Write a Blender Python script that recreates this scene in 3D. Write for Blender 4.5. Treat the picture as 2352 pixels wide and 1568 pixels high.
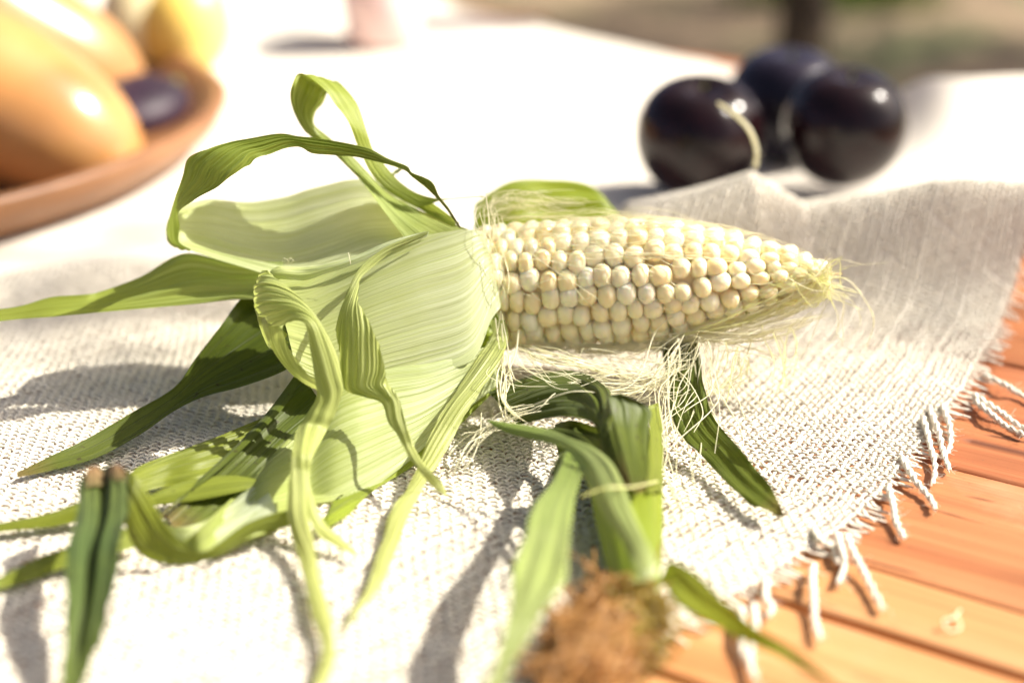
import bpy, math, random
import numpy as np
from math import radians as R
from mathutils import Vector, Matrix

for o in list(bpy.data.objects):
    bpy.data.objects.remove(o)
rng = np.random.default_rng(11)
random.seed(11)
S = bpy.context.scene
COL = S.collection

# ------------------------------------------------------------------ camera, sky, sun, exposure
CAM_H, PITCH, LENS = 23.5, 22.0, 50.0            # centimetres, degrees, mm
cam = bpy.data.objects.new('camera', bpy.data.cameras.new('camera'))
COL.objects.link(cam)
cam.location = (0, 0, CAM_H / 100)
cam.rotation_euler = (R(90 - PITCH), 0, 0)
cam.data.lens = LENS
cam.data.sensor_width = 36
cam.data.clip_start = 0.02
cam.data.clip_end = 300
cam.data.dof.use_dof = True
cam.data.dof.focus_distance = 0.518
cam.data.dof.aperture_fstop = 3.3
S.camera = cam

SUN_EL, SUN_AZ = 46.0, 80.0                       # azimuth to the right of the view direction
wd = bpy.data.worlds.new('World')
S.world = wd
wd.use_nodes = True
nt = wd.node_tree
nt.nodes.clear()
sky = nt.nodes.new('ShaderNodeTexSky')
sky.sky_type = 'NISHITA'
sky.sun_disc = False
sky.sun_elevation = R(SUN_EL)
sky.sun_rotation = R(SUN_AZ)
sky.air_density = 0.45
sky.dust_density = 5.0
sky.ozone_density = 0.2
bg = nt.nodes.new('ShaderNodeBackground')
bg.inputs['Strength'].default_value = 0.08
wo = nt.nodes.new('ShaderNodeOutputWorld')
nt.links.new(sky.outputs[0], bg.inputs[0])
nt.links.new(bg.outputs[0], wo.inputs[0])
sl = bpy.data.lights.new('sun', 'SUN')
sl.energy = 4.8
sl.angle = R(0.55)
sl.color = (1.0, 0.94, 0.84)
sun = bpy.data.objects.new('sun', sl)
COL.objects.link(sun)
sd = Vector((math.sin(R(SUN_AZ)) * math.cos(R(SUN_EL)), math.cos(R(SUN_AZ)) * math.cos(R(SUN_EL)), math.sin(R(SUN_EL))))
sun.rotation_euler = sd.to_track_quat('Z', 'Y').to_euler()
sun.location = sd * 5
S.view_settings.view_transform = 'Standard'
S.view_settings.look = 'None'
S.view_settings.exposure = 1.22
S.view_settings.gamma = 1
S.cycles.use_denoising = True
S.cycles.max_bounces = 8
S.cycles.diffuse_bounces = 4
S.cycles.transmission_bounces = 6
S.cycles.sample_clamp_indirect = 8

# ------------------------------------------------------------------ geometry helpers (all in centimetres)
cp, sp = math.cos(R(PITCH)), math.sin(R(PITCH))
RIGHT = np.array((1.0, 0, 0)); UP = np.array((0, sp, cp)); FWD = np.array((0, cp, -sp))
CAMP = np.array((0, 0, CAM_H)); FPX = LENS / 36 * 2352


def pt(px, py, v):
    """a place in the scene seen in direction (px, py): v >= 20 is its distance y from the camera foot, v < 20 its height z"""
    d = FWD + (px - 1176) / FPX * RIGHT - (py - 784) / FPX * UP
    k = v / d[1] if v >= 20 else (v - CAM_H) / d[2]
    return CAMP + d * k


def project(P):
    q = P - CAMP
    dep = q @ FWD
    return 1176 + FPX * (q @ RIGHT) / dep, 784 - FPX * (q @ UP) / dep


def catmull(P, n):
    """n points along a Catmull-Rom curve through the rows of P (..., K, C)"""
    P = np.asarray(P, float)
    K = P.shape[-2]
    t = np.linspace(0, K - 1 - 1e-9, n)
    i = np.floor(t).astype(int)
    f = (t - i)[:, None]
    g = lambda k: np.take(P, np.clip(k, 0, K - 1), axis=-2)
    a, b, c, d = g(i - 1), g(i), g(i + 1), g(i + 2)
    return 0.5 * (2 * b + (c - a) * f + (2 * a - 5 * b + 4 * c - d) * f ** 2 + (3 * b - a - 3 * c + d) * f ** 3)


def smooth(x, a, b):
    t = np.clip((x - a) / (b - a), 0, 1)
    return t * t * (3 - 2 * t)


ORIGIN = {}


def tag(o, label=None, cat=None, group=None, kind=None):
    for k, v in (('label', label), ('category', cat), ('group', group), ('kind', kind)):
        if v:
            o[k] = v
    return o


def thing(name, loc, label, cat, group=None):
    o = bpy.data.objects.new(name, None)
    COL.objects.link(o)
    o.empty_display_size = 0.02
    o.location = np.array(loc) / 100
    ORIGIN[o.name] = np.array(loc, float)
    return tag(o, label, cat, group)


def mk(name, V, F, mat, parent=None, uv=None, sm=True):
    V = np.asarray(V, float).reshape(-1, 3)
    F = np.asarray(F, np.int32)
    me = bpy.data.meshes.new(name)
    org = ORIGIN.get(parent.name, np.zeros(3)) if parent else np.zeros(3)
    me.vertices.add(len(V))
    me.vertices.foreach_set('co', ((V - org) / 100).astype(np.float32).ravel())
    k = F.shape[1]
    me.loops.add(F.size)
    me.loops.foreach_set('vertex_index', F.ravel())
    me.polygons.add(len(F))
    me.polygons.foreach_set('loop_start', np.arange(0, F.size, k, dtype=np.int32))
    if uv is not None:
        l = me.uv_layers.new(name='UVMap')
        l.data.foreach_set('uv', np.asarray(uv, np.float32)[F.ravel()].ravel())
    me.update(calc_edges=True)
    if sm:
        me.polygons.foreach_set('use_smooth', np.ones(len(F), bool))
    me.materials.append(mat)
    o = bpy.data.objects.new(name, me)
    COL.objects.link(o)
    if parent:
        o.parent = parent
        ORIGIN[o.name] = org
    return o


def gridfaces(nu, nv, wrap=False):
    """quads of an nv x nu vertex grid (nu fastest)"""
    j, i = np.meshgrid(np.arange(nv - 1), np.arange(nu if wrap else nu - 1), indexing='ij')
    i2 = (i + 1) % nu
    return np.stack((j * nu + i, j * nu + i2, (j + 1) * nu + i2, (j + 1) * nu + i), -1).reshape(-1, 4)


def tubes(P, rl, rv, k=6, tw=0.0):
    """P (S,N,3) centre lines -> vertices (S,N,k,3), uv, faces of one tube; rl sideways and rv upward radius (S,N)"""
    T = np.gradient(P, axis=1)
    T /= np.linalg.norm(T, axis=2, keepdims=True) + 1e-9
    ref = np.broadcast_to(np.array((0.03, 0.05, 1.0)), T.shape)
    s = np.cross(T, ref); s /= np.linalg.norm(s, axis=2, keepdims=True) + 1e-9
    u = np.cross(s, T)
    a = np.arange(k) / k * 2 * math.pi
    V = P[:, :, None] + rl[:, :, None, None] * np.cos(a)[:, None] * s[:, :, None] + rv[:, :, None, None] * np.sin(a)[:, None] * u[:, :, None]
    n = P.shape[1]
    L = np.concatenate((np.zeros((P.shape[0], 1)), np.cumsum(np.linalg.norm(np.diff(P, axis=1), axis=2), 1)), 1)
    uv = np.stack((np.broadcast_to(np.arange(k) / k, V.shape[:3]), np.broadcast_to(L[:, :, None], V.shape[:3])), -1)
    return V, uv, gridfaces(k, n, True)


def join_tubes(V, F):
    s, n, k = V.shape[:3]
    return V.reshape(-1, 3), (F[None] + (np.arange(s) * n * k)[:, None, None]).reshape(-1, 4)


def ellipsoid(c, r, nu=24, nv=16, fn=None, rot=None):
    th = np.linspace(0.0, math.pi, nv)
    ph = np.arange(nu) / nu * 2 * math.pi
    T, Ph = np.meshgrid(th, ph, indexing='ij')
    D = np.stack((np.sin(T) * np.cos(Ph), np.sin(T) * np.sin(Ph), np.cos(T)), -1)
    if fn is not None:
        D = fn(D, T, Ph)
    V = D * np.array(r)
    if rot is not None:
        V = V @ np.array(rot).T
    return V.reshape(-1, 3) + np.array(c), gridfaces(nu, nv, True)


def lathe(profile, c, nu=64):
    pr = np.array(profile, float)
    ph = np.arange(nu) / nu * 2 * math.pi
    V = np.stack((pr[:, 0:1] * np.cos(ph), pr[:, 0:1] * np.sin(ph), np.broadcast_to(pr[:, 1:2], (len(pr), nu))), -1)
    return V.reshape(-1, 3) + np.array(c), gridfaces(nu, len(pr), True)


# ------------------------------------------------------------------ materials
class NT:
    def __init__(self, name):
        self.m = bpy.data.materials.new(name)
        self.m.use_nodes = True
        self.t = self.m.node_tree
        self.t.nodes.clear()
        self.out = self.n('ShaderNodeOutputMaterial')

    def n(self, typ, **kw):
        x = self.t.nodes.new(typ)
        for k, v in kw.items():
            if k.startswith('i_'):
                x.inputs[k[2:].replace('_', ' ')].default_value = v
            else:
                setattr(x, k, v)
        return x

    def l(self, a, b):
        self.t.links.new(a, b)

    def coords(self, kind='Object', scale=(1, 1, 1)):
        c = self.n('ShaderNodeTexCoord')
        mp = self.n('ShaderNodeMapping')
        mp.inputs['Scale'].default_value = scale
        self.l(c.outputs[kind], mp.inputs[0])
        return mp.outputs[0]

    def noise(self, vec, scale=5, detail=3, rough=0.5, dist=0.0):
        x = self.n('ShaderNodeTexNoise')
        x.inputs['Scale'].default_value = scale
        x.inputs['Detail'].default_value = detail
        x.inputs['Roughness'].default_value = rough
        x.inputs['Distortion'].default_value = dist
        if vec is not None:
            self.l(vec, x.inputs['Vector'])
        return x.outputs['Fac']

    def ramp(self, fac, stops):
        x = self.n('ShaderNodeValToRGB')
        e = x.color_ramp.elements
        while len(e) < len(stops):
            e.new(0.5)
        for q, (p, c) in zip(e, stops):
            q.position = p
            q.color = (*c, 1) if len(c) == 3 else c
        self.l(fac, x.inputs[0])
        return x.outputs[0]

    def mix(self, fac, a, b, mode='MIX'):
        x = self.n('ShaderNodeMix', data_type='RGBA', blend_type=mode)
        for s, v in ((x.inputs[0], fac), (x.inputs[6], a), (x.inputs[7], b)):
            if isinstance(v, (int, float)):
                s.default_value = v
            elif isinstance(v, tuple):
                s.default_value = (*v, 1)
            else:
                self.l(v, s)
        return x.outputs[2]

    def math(self, op, a, b=0.0):
        x = self.n('ShaderNodeMath', operation=op)
        for s, v in zip(x.inputs, (a, b)):
            if isinstance(v, (int, float)):
                s.default_value = v
            else:
                self.l(v, s)
        return x.outputs[0]

    def bump(self, h, strength=0.4, dist=0.001):
        x = self.n('ShaderNodeBump')
        x.inputs['Strength'].default_value = strength
        x.inputs['Distance'].default_value = dist
        self.l(h, x.inputs['Height'])
        return x.outputs[0]

    def bsdf(self, color, rough=0.5, normal=None, **kw):
        b = self.n('ShaderNodeBsdfPrincipled')
        if isinstance(color, tuple):
            b.inputs['Base Color'].default_value = (*color, 1)
        else:
            self.l(color, b.inputs['Base Color'])
        if isinstance(rough, float):
            b.inputs['Roughness'].default_value = rough
        else:
            self.l(rough, b.inputs['Roughness'])
        if normal is not None:
            self.l(normal, b.inputs['Normal'])
        for k, v in kw.items():
            b.inputs[k.replace('_', ' ')].default_value = v
        return b.outputs[0]

    def translucent(self, base, color, fac, normal=None):
        t = self.n('ShaderNodeBsdfTranslucent')
        self.l(color, t.inputs[0])
        if normal is not None:
            self.l(normal, t.inputs['Normal'])
        m = self.n('ShaderNodeMixShader')
        m.inputs[0].default_value = fac
        self.l(base, m.inputs[1])
        self.l(t.outputs[0], m.inputs[2])
        return m.outputs[0]

    def done(self, sh):
        self.l(sh, self.out.inputs[0])
        return self.m


def leaf_material(name, base, mid, tip, vein, trans=0.42, spots=0.0, rough=0.42, stripe=0.6, tipdry=None, spec=0.35):
    """husk: colour runs from base to tip along the leaf, with fine lengthwise veins"""
    k = NT(name)
    base, mid, tip, vein = [(q[0] * .99, q[1] * 1.01, q[2]) for q in (base, mid, tip, vein)]
    uv = k.n('ShaderNodeTexCoord').outputs['UV']
    sep = k.n('ShaderNodeSeparateXYZ')
    k.l(uv, sep.inputs[0])
    stops = [(0.0, base), (0.45, mid), (0.84 if tipdry else 1.0, tip)]
    if tipdry:
        stops.append((1.0, tipdry))
    c = k.ramp(sep.outputs[1], stops)

    def st(sx, sy, sc, det):
        mp = k.n('ShaderNodeMapping')
        mp.inputs['Scale'].default_value = (sx, sy, 1)
        k.l(uv, mp.inputs[0])
        return k.noise(mp.outputs[0], sc, det, 0.55)
    s1 = st(5.0, 0.8, 1.0, 3)
    s2 = st(30, 1.2, 1.0, 3)
    f1 = k.math('MULTIPLY', k.ramp(s1, [(0.38, (0, 0, 0)), (0.66, (1, 1, 1))]), 0.55)
    f2 = k.ramp(s2, [(0.42, (0, 0, 0)), (0.60, (1, 1, 1))])
    c = k.mix(k.math('MULTIPLY', f1, stripe), c, vein)
    c = k.mix(k.math('MULTIPLY', f2, stripe * 0.8), c, vein)
    ob = k.coords('Object')
    big = k.noise(ob, 60, 3)
    c = k.mix(k.math('MULTIPLY', k.ramp(big, [(0.5, (0, 0, 0)), (0.75, (1, 1, 1))]), 0.35), c, tip)
    if spots:
        sp_ = k.noise(ob, 420, 2)
        c = k.mix(k.math('MULTIPLY', k.ramp(sp_, [(0.66, (0, 0, 0)), (0.72, (1, 1, 1))]), spots), c, (0.035, 0.02, 0.01))
    h = k.math('ADD', k.math('MULTIPLY', s2, 0.7), s1)
    n = k.bump(h, 0.7, 0.0005)
    b = k.bsdf(c, rough, n, Specular_IOR_Level=spec, Sheen_Weight=0.1)
    tc = k.mix(0.5, c, k.mix(1.0, c, (1.0, 1.04, 0.48), 'MULTIPLY'))
    return k.done(k.translucent(b, tc, trans, n))


M = {}
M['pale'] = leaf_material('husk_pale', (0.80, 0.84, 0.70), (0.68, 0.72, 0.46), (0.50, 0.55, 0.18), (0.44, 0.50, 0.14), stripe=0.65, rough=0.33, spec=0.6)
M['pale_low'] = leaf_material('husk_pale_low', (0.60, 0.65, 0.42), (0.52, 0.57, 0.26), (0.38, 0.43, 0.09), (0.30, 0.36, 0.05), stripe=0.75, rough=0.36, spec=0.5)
M['yellow'] = leaf_material('husk_yellow', (0.50, 0.55, 0.22), (0.52, 0.56, 0.20), (0.58, 0.60, 0.25), (0.32, 0.36, 0.065), trans=0.44)
M['loop'] = leaf_material('husk_loop', (0.45, 0.52, 0.20), (0.36, 0.42, 0.08), (0.31, 0.36, 0.045), (0.20, 0.25, 0.02), trans=0.4)
M['arch'] = leaf_material('husk_arch', (0.38, 0.45, 0.10), (0.27, 0.33, 0.045), (0.21, 0.25, 0.03), (0.13, 0.18, 0.014), trans=0.36, tipdry=(0.10, 0.055, 0.015))
M['green'] = leaf_material('husk_green', (0.25, 0.29, 0.035), (0.23, 0.265, 0.026), (0.22, 0.25, 0.022), (0.10, 0.125, 0.008), trans=0.35, spots=0.3)
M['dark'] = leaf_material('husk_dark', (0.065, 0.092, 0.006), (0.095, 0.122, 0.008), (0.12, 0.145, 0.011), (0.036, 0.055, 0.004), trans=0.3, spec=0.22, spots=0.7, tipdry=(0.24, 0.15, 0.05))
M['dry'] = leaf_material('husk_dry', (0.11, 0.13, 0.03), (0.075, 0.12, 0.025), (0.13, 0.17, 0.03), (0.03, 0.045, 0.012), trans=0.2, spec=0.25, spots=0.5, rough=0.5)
M['torn'] = leaf_material('husk_torn', (0.20, 0.19, 0.06), (0.34, 0.21, 0.09), (0.16, 0.07, 0.03), (0.14, 0.07, 0.03), trans=0.25, spots=0.5, rough=0.6)
M['flag'] = leaf_material('husk_flag', (0.16, 0.23, 0.03), (0.34, 0.40, 0.13), (0.38, 0.43, 0.16), (0.22, 0.29, 0.06), trans=0.3, rough=0.36, stripe=0.5)
M['lime'] = leaf_material('husk_lime', (0.30, 0.38, 0.05), (0.34, 0.40, 0.03), (0.24, 0.30, 0.025), (0.17, 0.23, 0.015), trans=0.4, rough=0.36)


def kernel_material():
    k = NT('kernel_cream')
    oi = k.n('ShaderNodeObjectInfo')
    c = k.ramp(oi.outputs['Random'], [(0.0, (0.90, 0.76, 0.43)), (0.5, (0.93, 0.83, 0.55)), (1.0, (0.95, 0.88, 0.66))])
    ob = k.coords('Object')
    n = k.noise(ob, 500, 3)
    c = k.mix(k.math('MULTIPLY', n, 0.2), c, (0.90, 0.74, 0.42))
    b = k.n('ShaderNodeBsdfPrincipled')
    k.l(c, b.inputs['Base Color'])
    b.inputs['Roughness'].default_value = 0.34
    b.inputs['Subsurface Weight'].default_value = 0.8
    b.inputs['Subsurface Radius'].default_value = (1.0, 0.7, 0.35)
    b.inputs['Subsurface Scale'].default_value = 0.0035
    b.inputs['Coat Weight'].default_value = 0.25
    b.inputs['Coat Roughness'].default_value = 0.15
    k.l(k.bump(k.noise(ob, 260, 2), 0.10, 0.0004), b.inputs['Normal'])
    return k.done(b.outputs[0])


M['kernel'] = kernel_material()
k = NT('cob_core'); M['core'] = k.done(k.bsdf((0.82, 0.66, 0.34), 0.6))


def silk_material(name, c0, c1, trans=0.35):
    k = NT(name)
    uv = k.n('ShaderNodeTexCoord').outputs['UV']
    sep = k.n('ShaderNodeSeparateXYZ'); k.l(uv, sep.inputs[0])
    oi = k.n('ShaderNodeObjectInfo')
    c = k.mix(k.noise(k.coords('Object'), 90, 2), c0, c1)
    b = k.bsdf(c, 0.3, None, Specular_IOR_Level=0.5)
    return k.done(k.translucent(b, c, trans))


M['silk'] = silk_material('silk_cream', (0.92, 0.89, 0.72), (0.88, 0.86, 0.62), 0.5)
M['silkgreen'] = silk_material('silk_green', (0.94, 0.93, 0.62), (0.88, 0.90, 0.48), 0.62)
M['silkbrown'] = silk_material('silk_brown', (0.74, 0.44, 0.16), (0.34, 0.155, 0.045), 0.4)
M['silkolive'] = silk_material('silk_olive', (0.40, 0.36, 0.06), (0.34, 0.20, 0.05), 0.3)


def yarn_material():
    k = NT('jute_yarn')
    uv = k.n('ShaderNodeTexCoord').outputs['UV']
    sep = k.n('ShaderNodeSeparateXYZ'); k.l(uv, sep.inputs[0])
    ph = k.math('ADD', k.math('MULTIPLY', sep.outputs[0], 6.2832), k.math('MULTIPLY', sep.outputs[1], 14.0))
    tw = k.math('SINE', k.math('MULTIPLY', ph, 3.0))
    fi = k.noise(k.coords('Object'), 900, 3)
    h = k.math('ADD', k.math('MULTIPLY', tw, 0.35), fi)
    c = k.mix(k.noise(k.coords('Object'), 35, 3), (0.83, 0.785, 0.675), (0.765, 0.705, 0.575))
    n = k.bump(h, 0.45, 0.0003)
    return k.done(k.translucent(k.bsdf(c, 0.8, n, Sheen_Weight=0.2, Specular_IOR_Level=0.2), c, 0.12))


M['yarn'] = yarn_material()
k = NT('cloth_far')
cc = k.coords('Object', (1, 1, 1))
wv = k.n('ShaderNodeTexChecker'); wv.inputs['Scale'].default_value = 360; k.l(cc, wv.inputs[0])
c = k.mix(k.noise(cc, 500, 2), (0.78, 0.745, 0.66), (0.68, 0.61, 0.51))
M['clothfar'] = k.done(k.translucent(k.bsdf(c, 0.85, k.bump(k.noise(cc, 420, 2), 0.8, 0.001), Specular_IOR_Level=0.2), c, 0.12))


def wood_material():
    k = NT('stained_wood')
    at = k.n('ShaderNodeAttribute', attribute_name='tone', attribute_type='OBJECT')
    oi = k.n('ShaderNodeObjectInfo')
    v = k.coords('UV', (1, 1, 1))
    mp = k.n('ShaderNodeMapping'); mp.inputs['Scale'].default_value = (3.0, 90, 1); k.l(v, mp.inputs[0])
    g = k.noise(mp.outputs[0], 1.0, 5, 0.6, 0.6)
    mp2 = k.n('ShaderNodeMapping'); mp2.inputs['Scale'].default_value = (6, 400, 1); k.l(v, mp2.inputs[0])
    g2 = k.noise(mp2.outputs[0], 1.0, 3, 0.6)
    c = k.ramp(g, [(0.25, (0.19, 0.05, 0.017)), (0.5, (0.29, 0.09, 0.031)), (0.75, (0.38, 0.14, 0.052))])
    lite = k.ramp(g, [(0.25, (0.36, 0.15, 0.05)), (0.5, (0.46, 0.225, 0.085)), (0.75, (0.55, 0.31, 0.14))])
    c = k.mix(at.outputs['Fac'], c, lite)
    c = k.mix(k.math('MULTIPLY', k.ramp(g2, [(0.55, (0, 0, 0)), (0.75, (1, 1, 1))]), 0.5), c, (0.33, 0.08, 0.025))
    wear = k.noise(k.coords('Object'), 22, 4, 0.6)
    c = k.mix(k.math('MULTIPLY', k.ramp(wear, [(0.55, (0, 0, 0)), (0.72, (1, 1, 1))]), 0.35), c, (0.52, 0.27, 0.15))
    mp3 = k.n('ShaderNodeMapping'); mp3.inputs['Scale'].default_value = (2.2, 26, 1); k.l(v, mp3.inputs[0])
    vo = k.n('ShaderNodeTexVoronoi', feature='DISTANCE_TO_EDGE'); vo.inputs['Scale'].default_value = 1.0; k.l(mp3.outputs[0], vo.inputs['Vector'])
    crk = k.math('MULTIPLY', k.ramp(vo.outputs['Distance'], [(0.0, (1, 1, 1)), (0.022, (0, 0, 0))]), k.ramp(k.noise(k.coords('Object'), 30, 2), [(0.5, (0, 0, 0)), (0.6, (1, 1, 1))]))
    c = k.mix(k.math('MULTIPLY', crk, 0.8), c, (0.07, 0.02, 0.01))
    fl = k.noise(k.coords('Object'), 700, 2)
    c = k.mix(k.math('MULTIPLY', k.ramp(fl, [(0.66, (0, 0, 0)), (0.72, (1, 1, 1))]), 0.5), c, (0.10, 0.05, 0.03))
    h = k.math('SUBTRACT', k.math('ADD', g, k.math('MULTIPLY', g2, 0.6)), k.math('MULTIPLY', crk, 2.0))
    return k.done(k.bsdf(c, 0.5, k.bump(h, 0.5, 0.0009), Specular_IOR_Level=0.35))


M['wood'] = wood_material()


def skin_material(name, a, b, rough, sc=30, **kw):
    k = NT(name)
    n = k.noise(k.coords('Object'), sc, 4)
    c = k.ramp(n, [(0.3, a), (0.7, b)])
    return k.done(k.bsdf(c, rough, k.bump(k.noise(k.coords('Object'), 200, 3), 0.12, 0.0006), **kw))


M['plum'] = skin_material('plum_skin', (0.006, 0.0025, 0.003), (0.014, 0.004, 0.005), 0.17, 60, Specular_IOR_Level=0.3)
M['plumblue'] = skin_material('plum_bloom', (0.006, 0.004, 0.008), (0.018, 0.014, 0.026), 0.24, 50, Specular_IOR_Level=0.3)
M['purple'] = skin_material('purple_skin', (0.012, 0.006, 0.012), (0.04, 0.018, 0.035), 0.5, 40, Specular_IOR_Level=0.25)
M['squash'] = skin_material('squash_skin', (0.46, 0.20, 0.055), (0.56, 0.30, 0.11), 0.22, 18, Coat_Weight=0.3)
M['squashbrown'] = skin_material('squash_brown', (0.36, 0.17, 0.06), (0.46, 0.24, 0.09), 0.3, 18)
M['yellow_skin'] = skin_material('lemon_skin', (0.80, 0.56, 0.10), (0.82, 0.66, 0.22), 0.35, 25)
M['cream_skin'] = skin_material('cream_skin', (0.80, 0.72, 0.40), (0.82, 0.78, 0.52), 0.35, 25)
M['tray'] = skin_material('tray_wood', (0.20, 0.088, 0.034), (0.30, 0.14, 0.055), 0.42, 14)
M['pink'] = skin_material('pink_glaze', (0.78, 0.55, 0.52), (0.80, 0.60, 0.57), 0.3, 10)
M['stem'] = skin_material('stem_green', (0.16, 0.20, 0.04), (0.24, 0.26, 0.07), 0.6, 60)

# ------------------------------------------------------------------ ground
def ground():
    k = NT('garden_soil')
    v = k.coords('Object')
    n = k.noise(v, 1.6, 5, 0.6)
    n2 = k.noise(v, 14, 5, 0.65)
    n3 = k.noise(v, 0.7, 3, 0.6)
    c = k.mix(k.ramp(k.math('ADD', k.math('MULTIPLY', n2, .5), k.math('MULTIPLY', n3, .6)), [(0.42, (0, 0, 0)), (0.62, (1, 1, 1))]), (0.09, 0.06, 0.03), (0.33, 0.235, 0.135))  # light and dark patches mimic dappled sun and shade in the soil colour
    c = k.mix(k.ramp(n, [(0.52, (0, 0, 0)), (0.62, (1, 1, 1))]), c, (0.075, 0.095, 0.022))
    M['soil'] = k.done(k.bsdf(c, 0.9, k.bump(n2, 0.8, 0.03)))
    nu = nv = 60
    u = np.linspace(-1, 1, nu)
    X, Y = np.meshgrid(np.sign(u) * np.abs(u) ** 2 * 6000, np.sign(u) * np.abs(u) ** 2 * 6000 + 300)
    Z = -76 + 1.2 * np.sin(X * 0.02) * np.cos(Y * 0.017)
    tag(mk('ground', np.stack((X, Y, Z), -1), gridfaces(nu, nv), M['soil']), kind='structure')


ground()


def grass_tuft(cx, cy, n, rx, ry, hg):
    b = np.stack((rng.normal(cx, rx, n), rng.normal(cy, ry, n), np.full(n, -76.0)), -1)
    d = rng.normal(0, .35, (n, 3)); d[:, 2] = 1
    h_ = rng.uniform(.5, 1, n)[:, None] * hg
    side = np.stack((np.cos(np.arange(n) * 2.4), np.sin(np.arange(n) * 2.4), np.zeros(n)), -1) * .6
    V = np.stack((b - side, b + side, b + d * h_ + side * .15, b + d * h_ - side * .15), 1)
    k = NT('grass_blade'); c = k.mix(k.noise(k.coords('Object'), 8, 2), (.10, .17, .015), (.17, .22, .03))
    return tag(mk('grass', V, np.arange(4 * n).reshape(-1, 4), k.done(k.translucent(k.bsdf(c, .5), c, .4)), sm=False), kind='stuff')


grass_tuft(150, 662, 3000, 17, 12, 10)

# ------------------------------------------------------------------ table and cloth frame
E1 = np.array((math.cos(R(-33)), math.sin(R(-33)), 0)); E2 = np.array((-E1[1], E1[0], 0))
FARP = np.array((18.6, 118.0)); FARN = np.array((0.8, 0.6))          # the far table side; outside where (p - FARP).FARN > 0


def wxy(e1, e2):
    return np.asarray(e1)[..., None] * E1[:2] + np.asarray(e2)[..., None] * E2[:2]


table = thing('wooden_table', (0, 60, 0), 'orange stained plank table under the white burlap cloth, bare at lower right', 'table')


def plank(e2a, e2b, tone):
    n = 40
    lo, hi = -140.0, 60.0
    mid = (e2a + e2b) / 2
    # clip by the far table side
    A, B = wxy(np.array(lo), np.array(mid)), wxy(np.array(hi), np.array(mid))
    da, db = (A - FARP) @ FARN, (B - FARP) @ FARN
    if da > 0 and db > 0:
        return
    if db > 0:
        hi = lo + (hi - lo) * (-da) / (db - da) - 1.5
    x = np.linspace(lo, hi, n)
    bev = 0.12
    prof = [(e2a, -2.2), (e2a, -bev), (e2a + bev * .6, -bev * .2), (e2a + bev * 1.5, 0), (e2b - bev * 1.5, 0), (e2b - bev * .6, -bev * .2), (e2b, -bev), (e2b, -2.2)]
    k_ = len(prof)
    V = np.zeros((n, k_, 3))
    jit = rng.normal(0, 0.02, (n, k_))
    for i, (e, z) in enumerate(prof):
        V[:, i, :2] = wxy(x, e + jit[:, i] * (1 if i in (1, 2, 5, 6) else 0))
        V[:, i, 2] = z - abs(rng.normal(0, 0.012))
    uv = np.zeros((n, k_, 2))
    off = rng.random() * 9
    uv[:, :, 0] = x[:, None] / 100 + off
    uv[:, :, 1] = np.array([p[0] for p in prof]) / 100 + off
    o = mk('plank', V, gridfaces(k_, n, True), M['wood'], table, uv.reshape(-1, 2))
    o['tone'] = tone


seams = [(8, 18.8, .5), (19.1, 30.2, .95), (30.55, 35.45, .8), (35.85, 38.95, .85), (39.0, 47.2, .33), (47.28, 58, .1), (58.3, 69, .2), (69.3, 80, .2), (80.3, 91, .2), (91.3, 102, .2), (102.3, 113, .2), (113.3, 124, .2)]
for a, b, t in seams:
    plank(a, b, t)
for e1_, e2_ in ((-100, 20), (-25, 15), (-95, 92), (-55, 92)):
    c_ = wxy(np.array(float(e1_)), np.array(float(e2_)))
    V, F = lathe([(0.01, -76), (2.6, -76), (2.8, -70), (3.2, -20), (3.4, -2.6), (0.01, -2.6)], (c_[0], c_[1], 0), 16)
    mk('table_leg', V, F, M['wood'], table, np.zeros((len(V), 2)))['tone'] = .2


def edge(w):
    return np.interp(w, [0, 20, 26, 32, 36, 41.7, 47, 53, 60, 66, 80, 200], [-19.5, -17.6, -16.4, -15.4, -14.2, -13.0, -13.0, -13.2, -13.7, -14.2, -14.0, -14.0])


def hcloth(x, y):
    """height of the cloth over the table top: folds rising behind the cob"""
    A = np.interp(x, [1.5, 3.5, 5.6, 8.7, 11.2, 13.8, 16.9, 20, 24, 32], [0, 1.5, 4.0, 5.0, 5.8, 4.2, 4.8, 5.3, 5.3, 5.1])
    yc = 64.0 + 0.06 * (x - 12) ** 2 * (x < 12) * 0.2
    d = y - yc
    front = np.exp(-(np.clip(-d, 0, None) / 2.7) ** 2) * 0.84 + 0.16 * np.exp(-(np.clip(-d, 0, None) / 7) ** 2)
    back = np.exp(-(np.clip(d, 0, None) / 6.5) ** 2)
    h = A * np.where(d < 0, front, back)
    h = h + 3.4 * smooth(x, 23, 29) * np.exp(-((y - 95) / 5.5) ** 2)
    h = h + 1.1 * smooth(x, 3, 12) * np.exp(-((y - 97) / 7) ** 2) * 0.6
    h = h + 0.10 * np.sin(x * 0.31 + 1) * np.sin(y * 0.23) + 0.07 * np.sin(x * 0.7 - y * 0.5)
    h = h + 0.7 * smooth(y, 78, 100) * smooth(-x, -22, -5) * (np.sin(x * .16 + y * .21 + 1) + np.sin(x * .33 - y * .13)) 
    h = h + 0.9 * np.exp(-((x + 19 - (y - 62) * .3) / 6) ** 2 - ((y - 66) / 4.0) ** 2)
    lift = 0.10
    return np.clip(h, 0, None) + lift


def cloth_pt(u, w, dz):
    e1 = u + edge(w)
    p = wxy(e1, w)
    # small distortions of the weave
    p = p + 0.05 * np.stack((np.sin(w * 1.3 + u * .4), np.sin(u * 1.1 + w * .5)), -1) + 0.03 * np.stack((np.sin(w * 4.1 + u * 2.2), np.sin(u * 3.7 - w * 1.9)), -1)
    z = hcloth(p[..., 0], p[..., 1]) + dz
    return np.concatenate((p, z[..., None]), -1)


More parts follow.
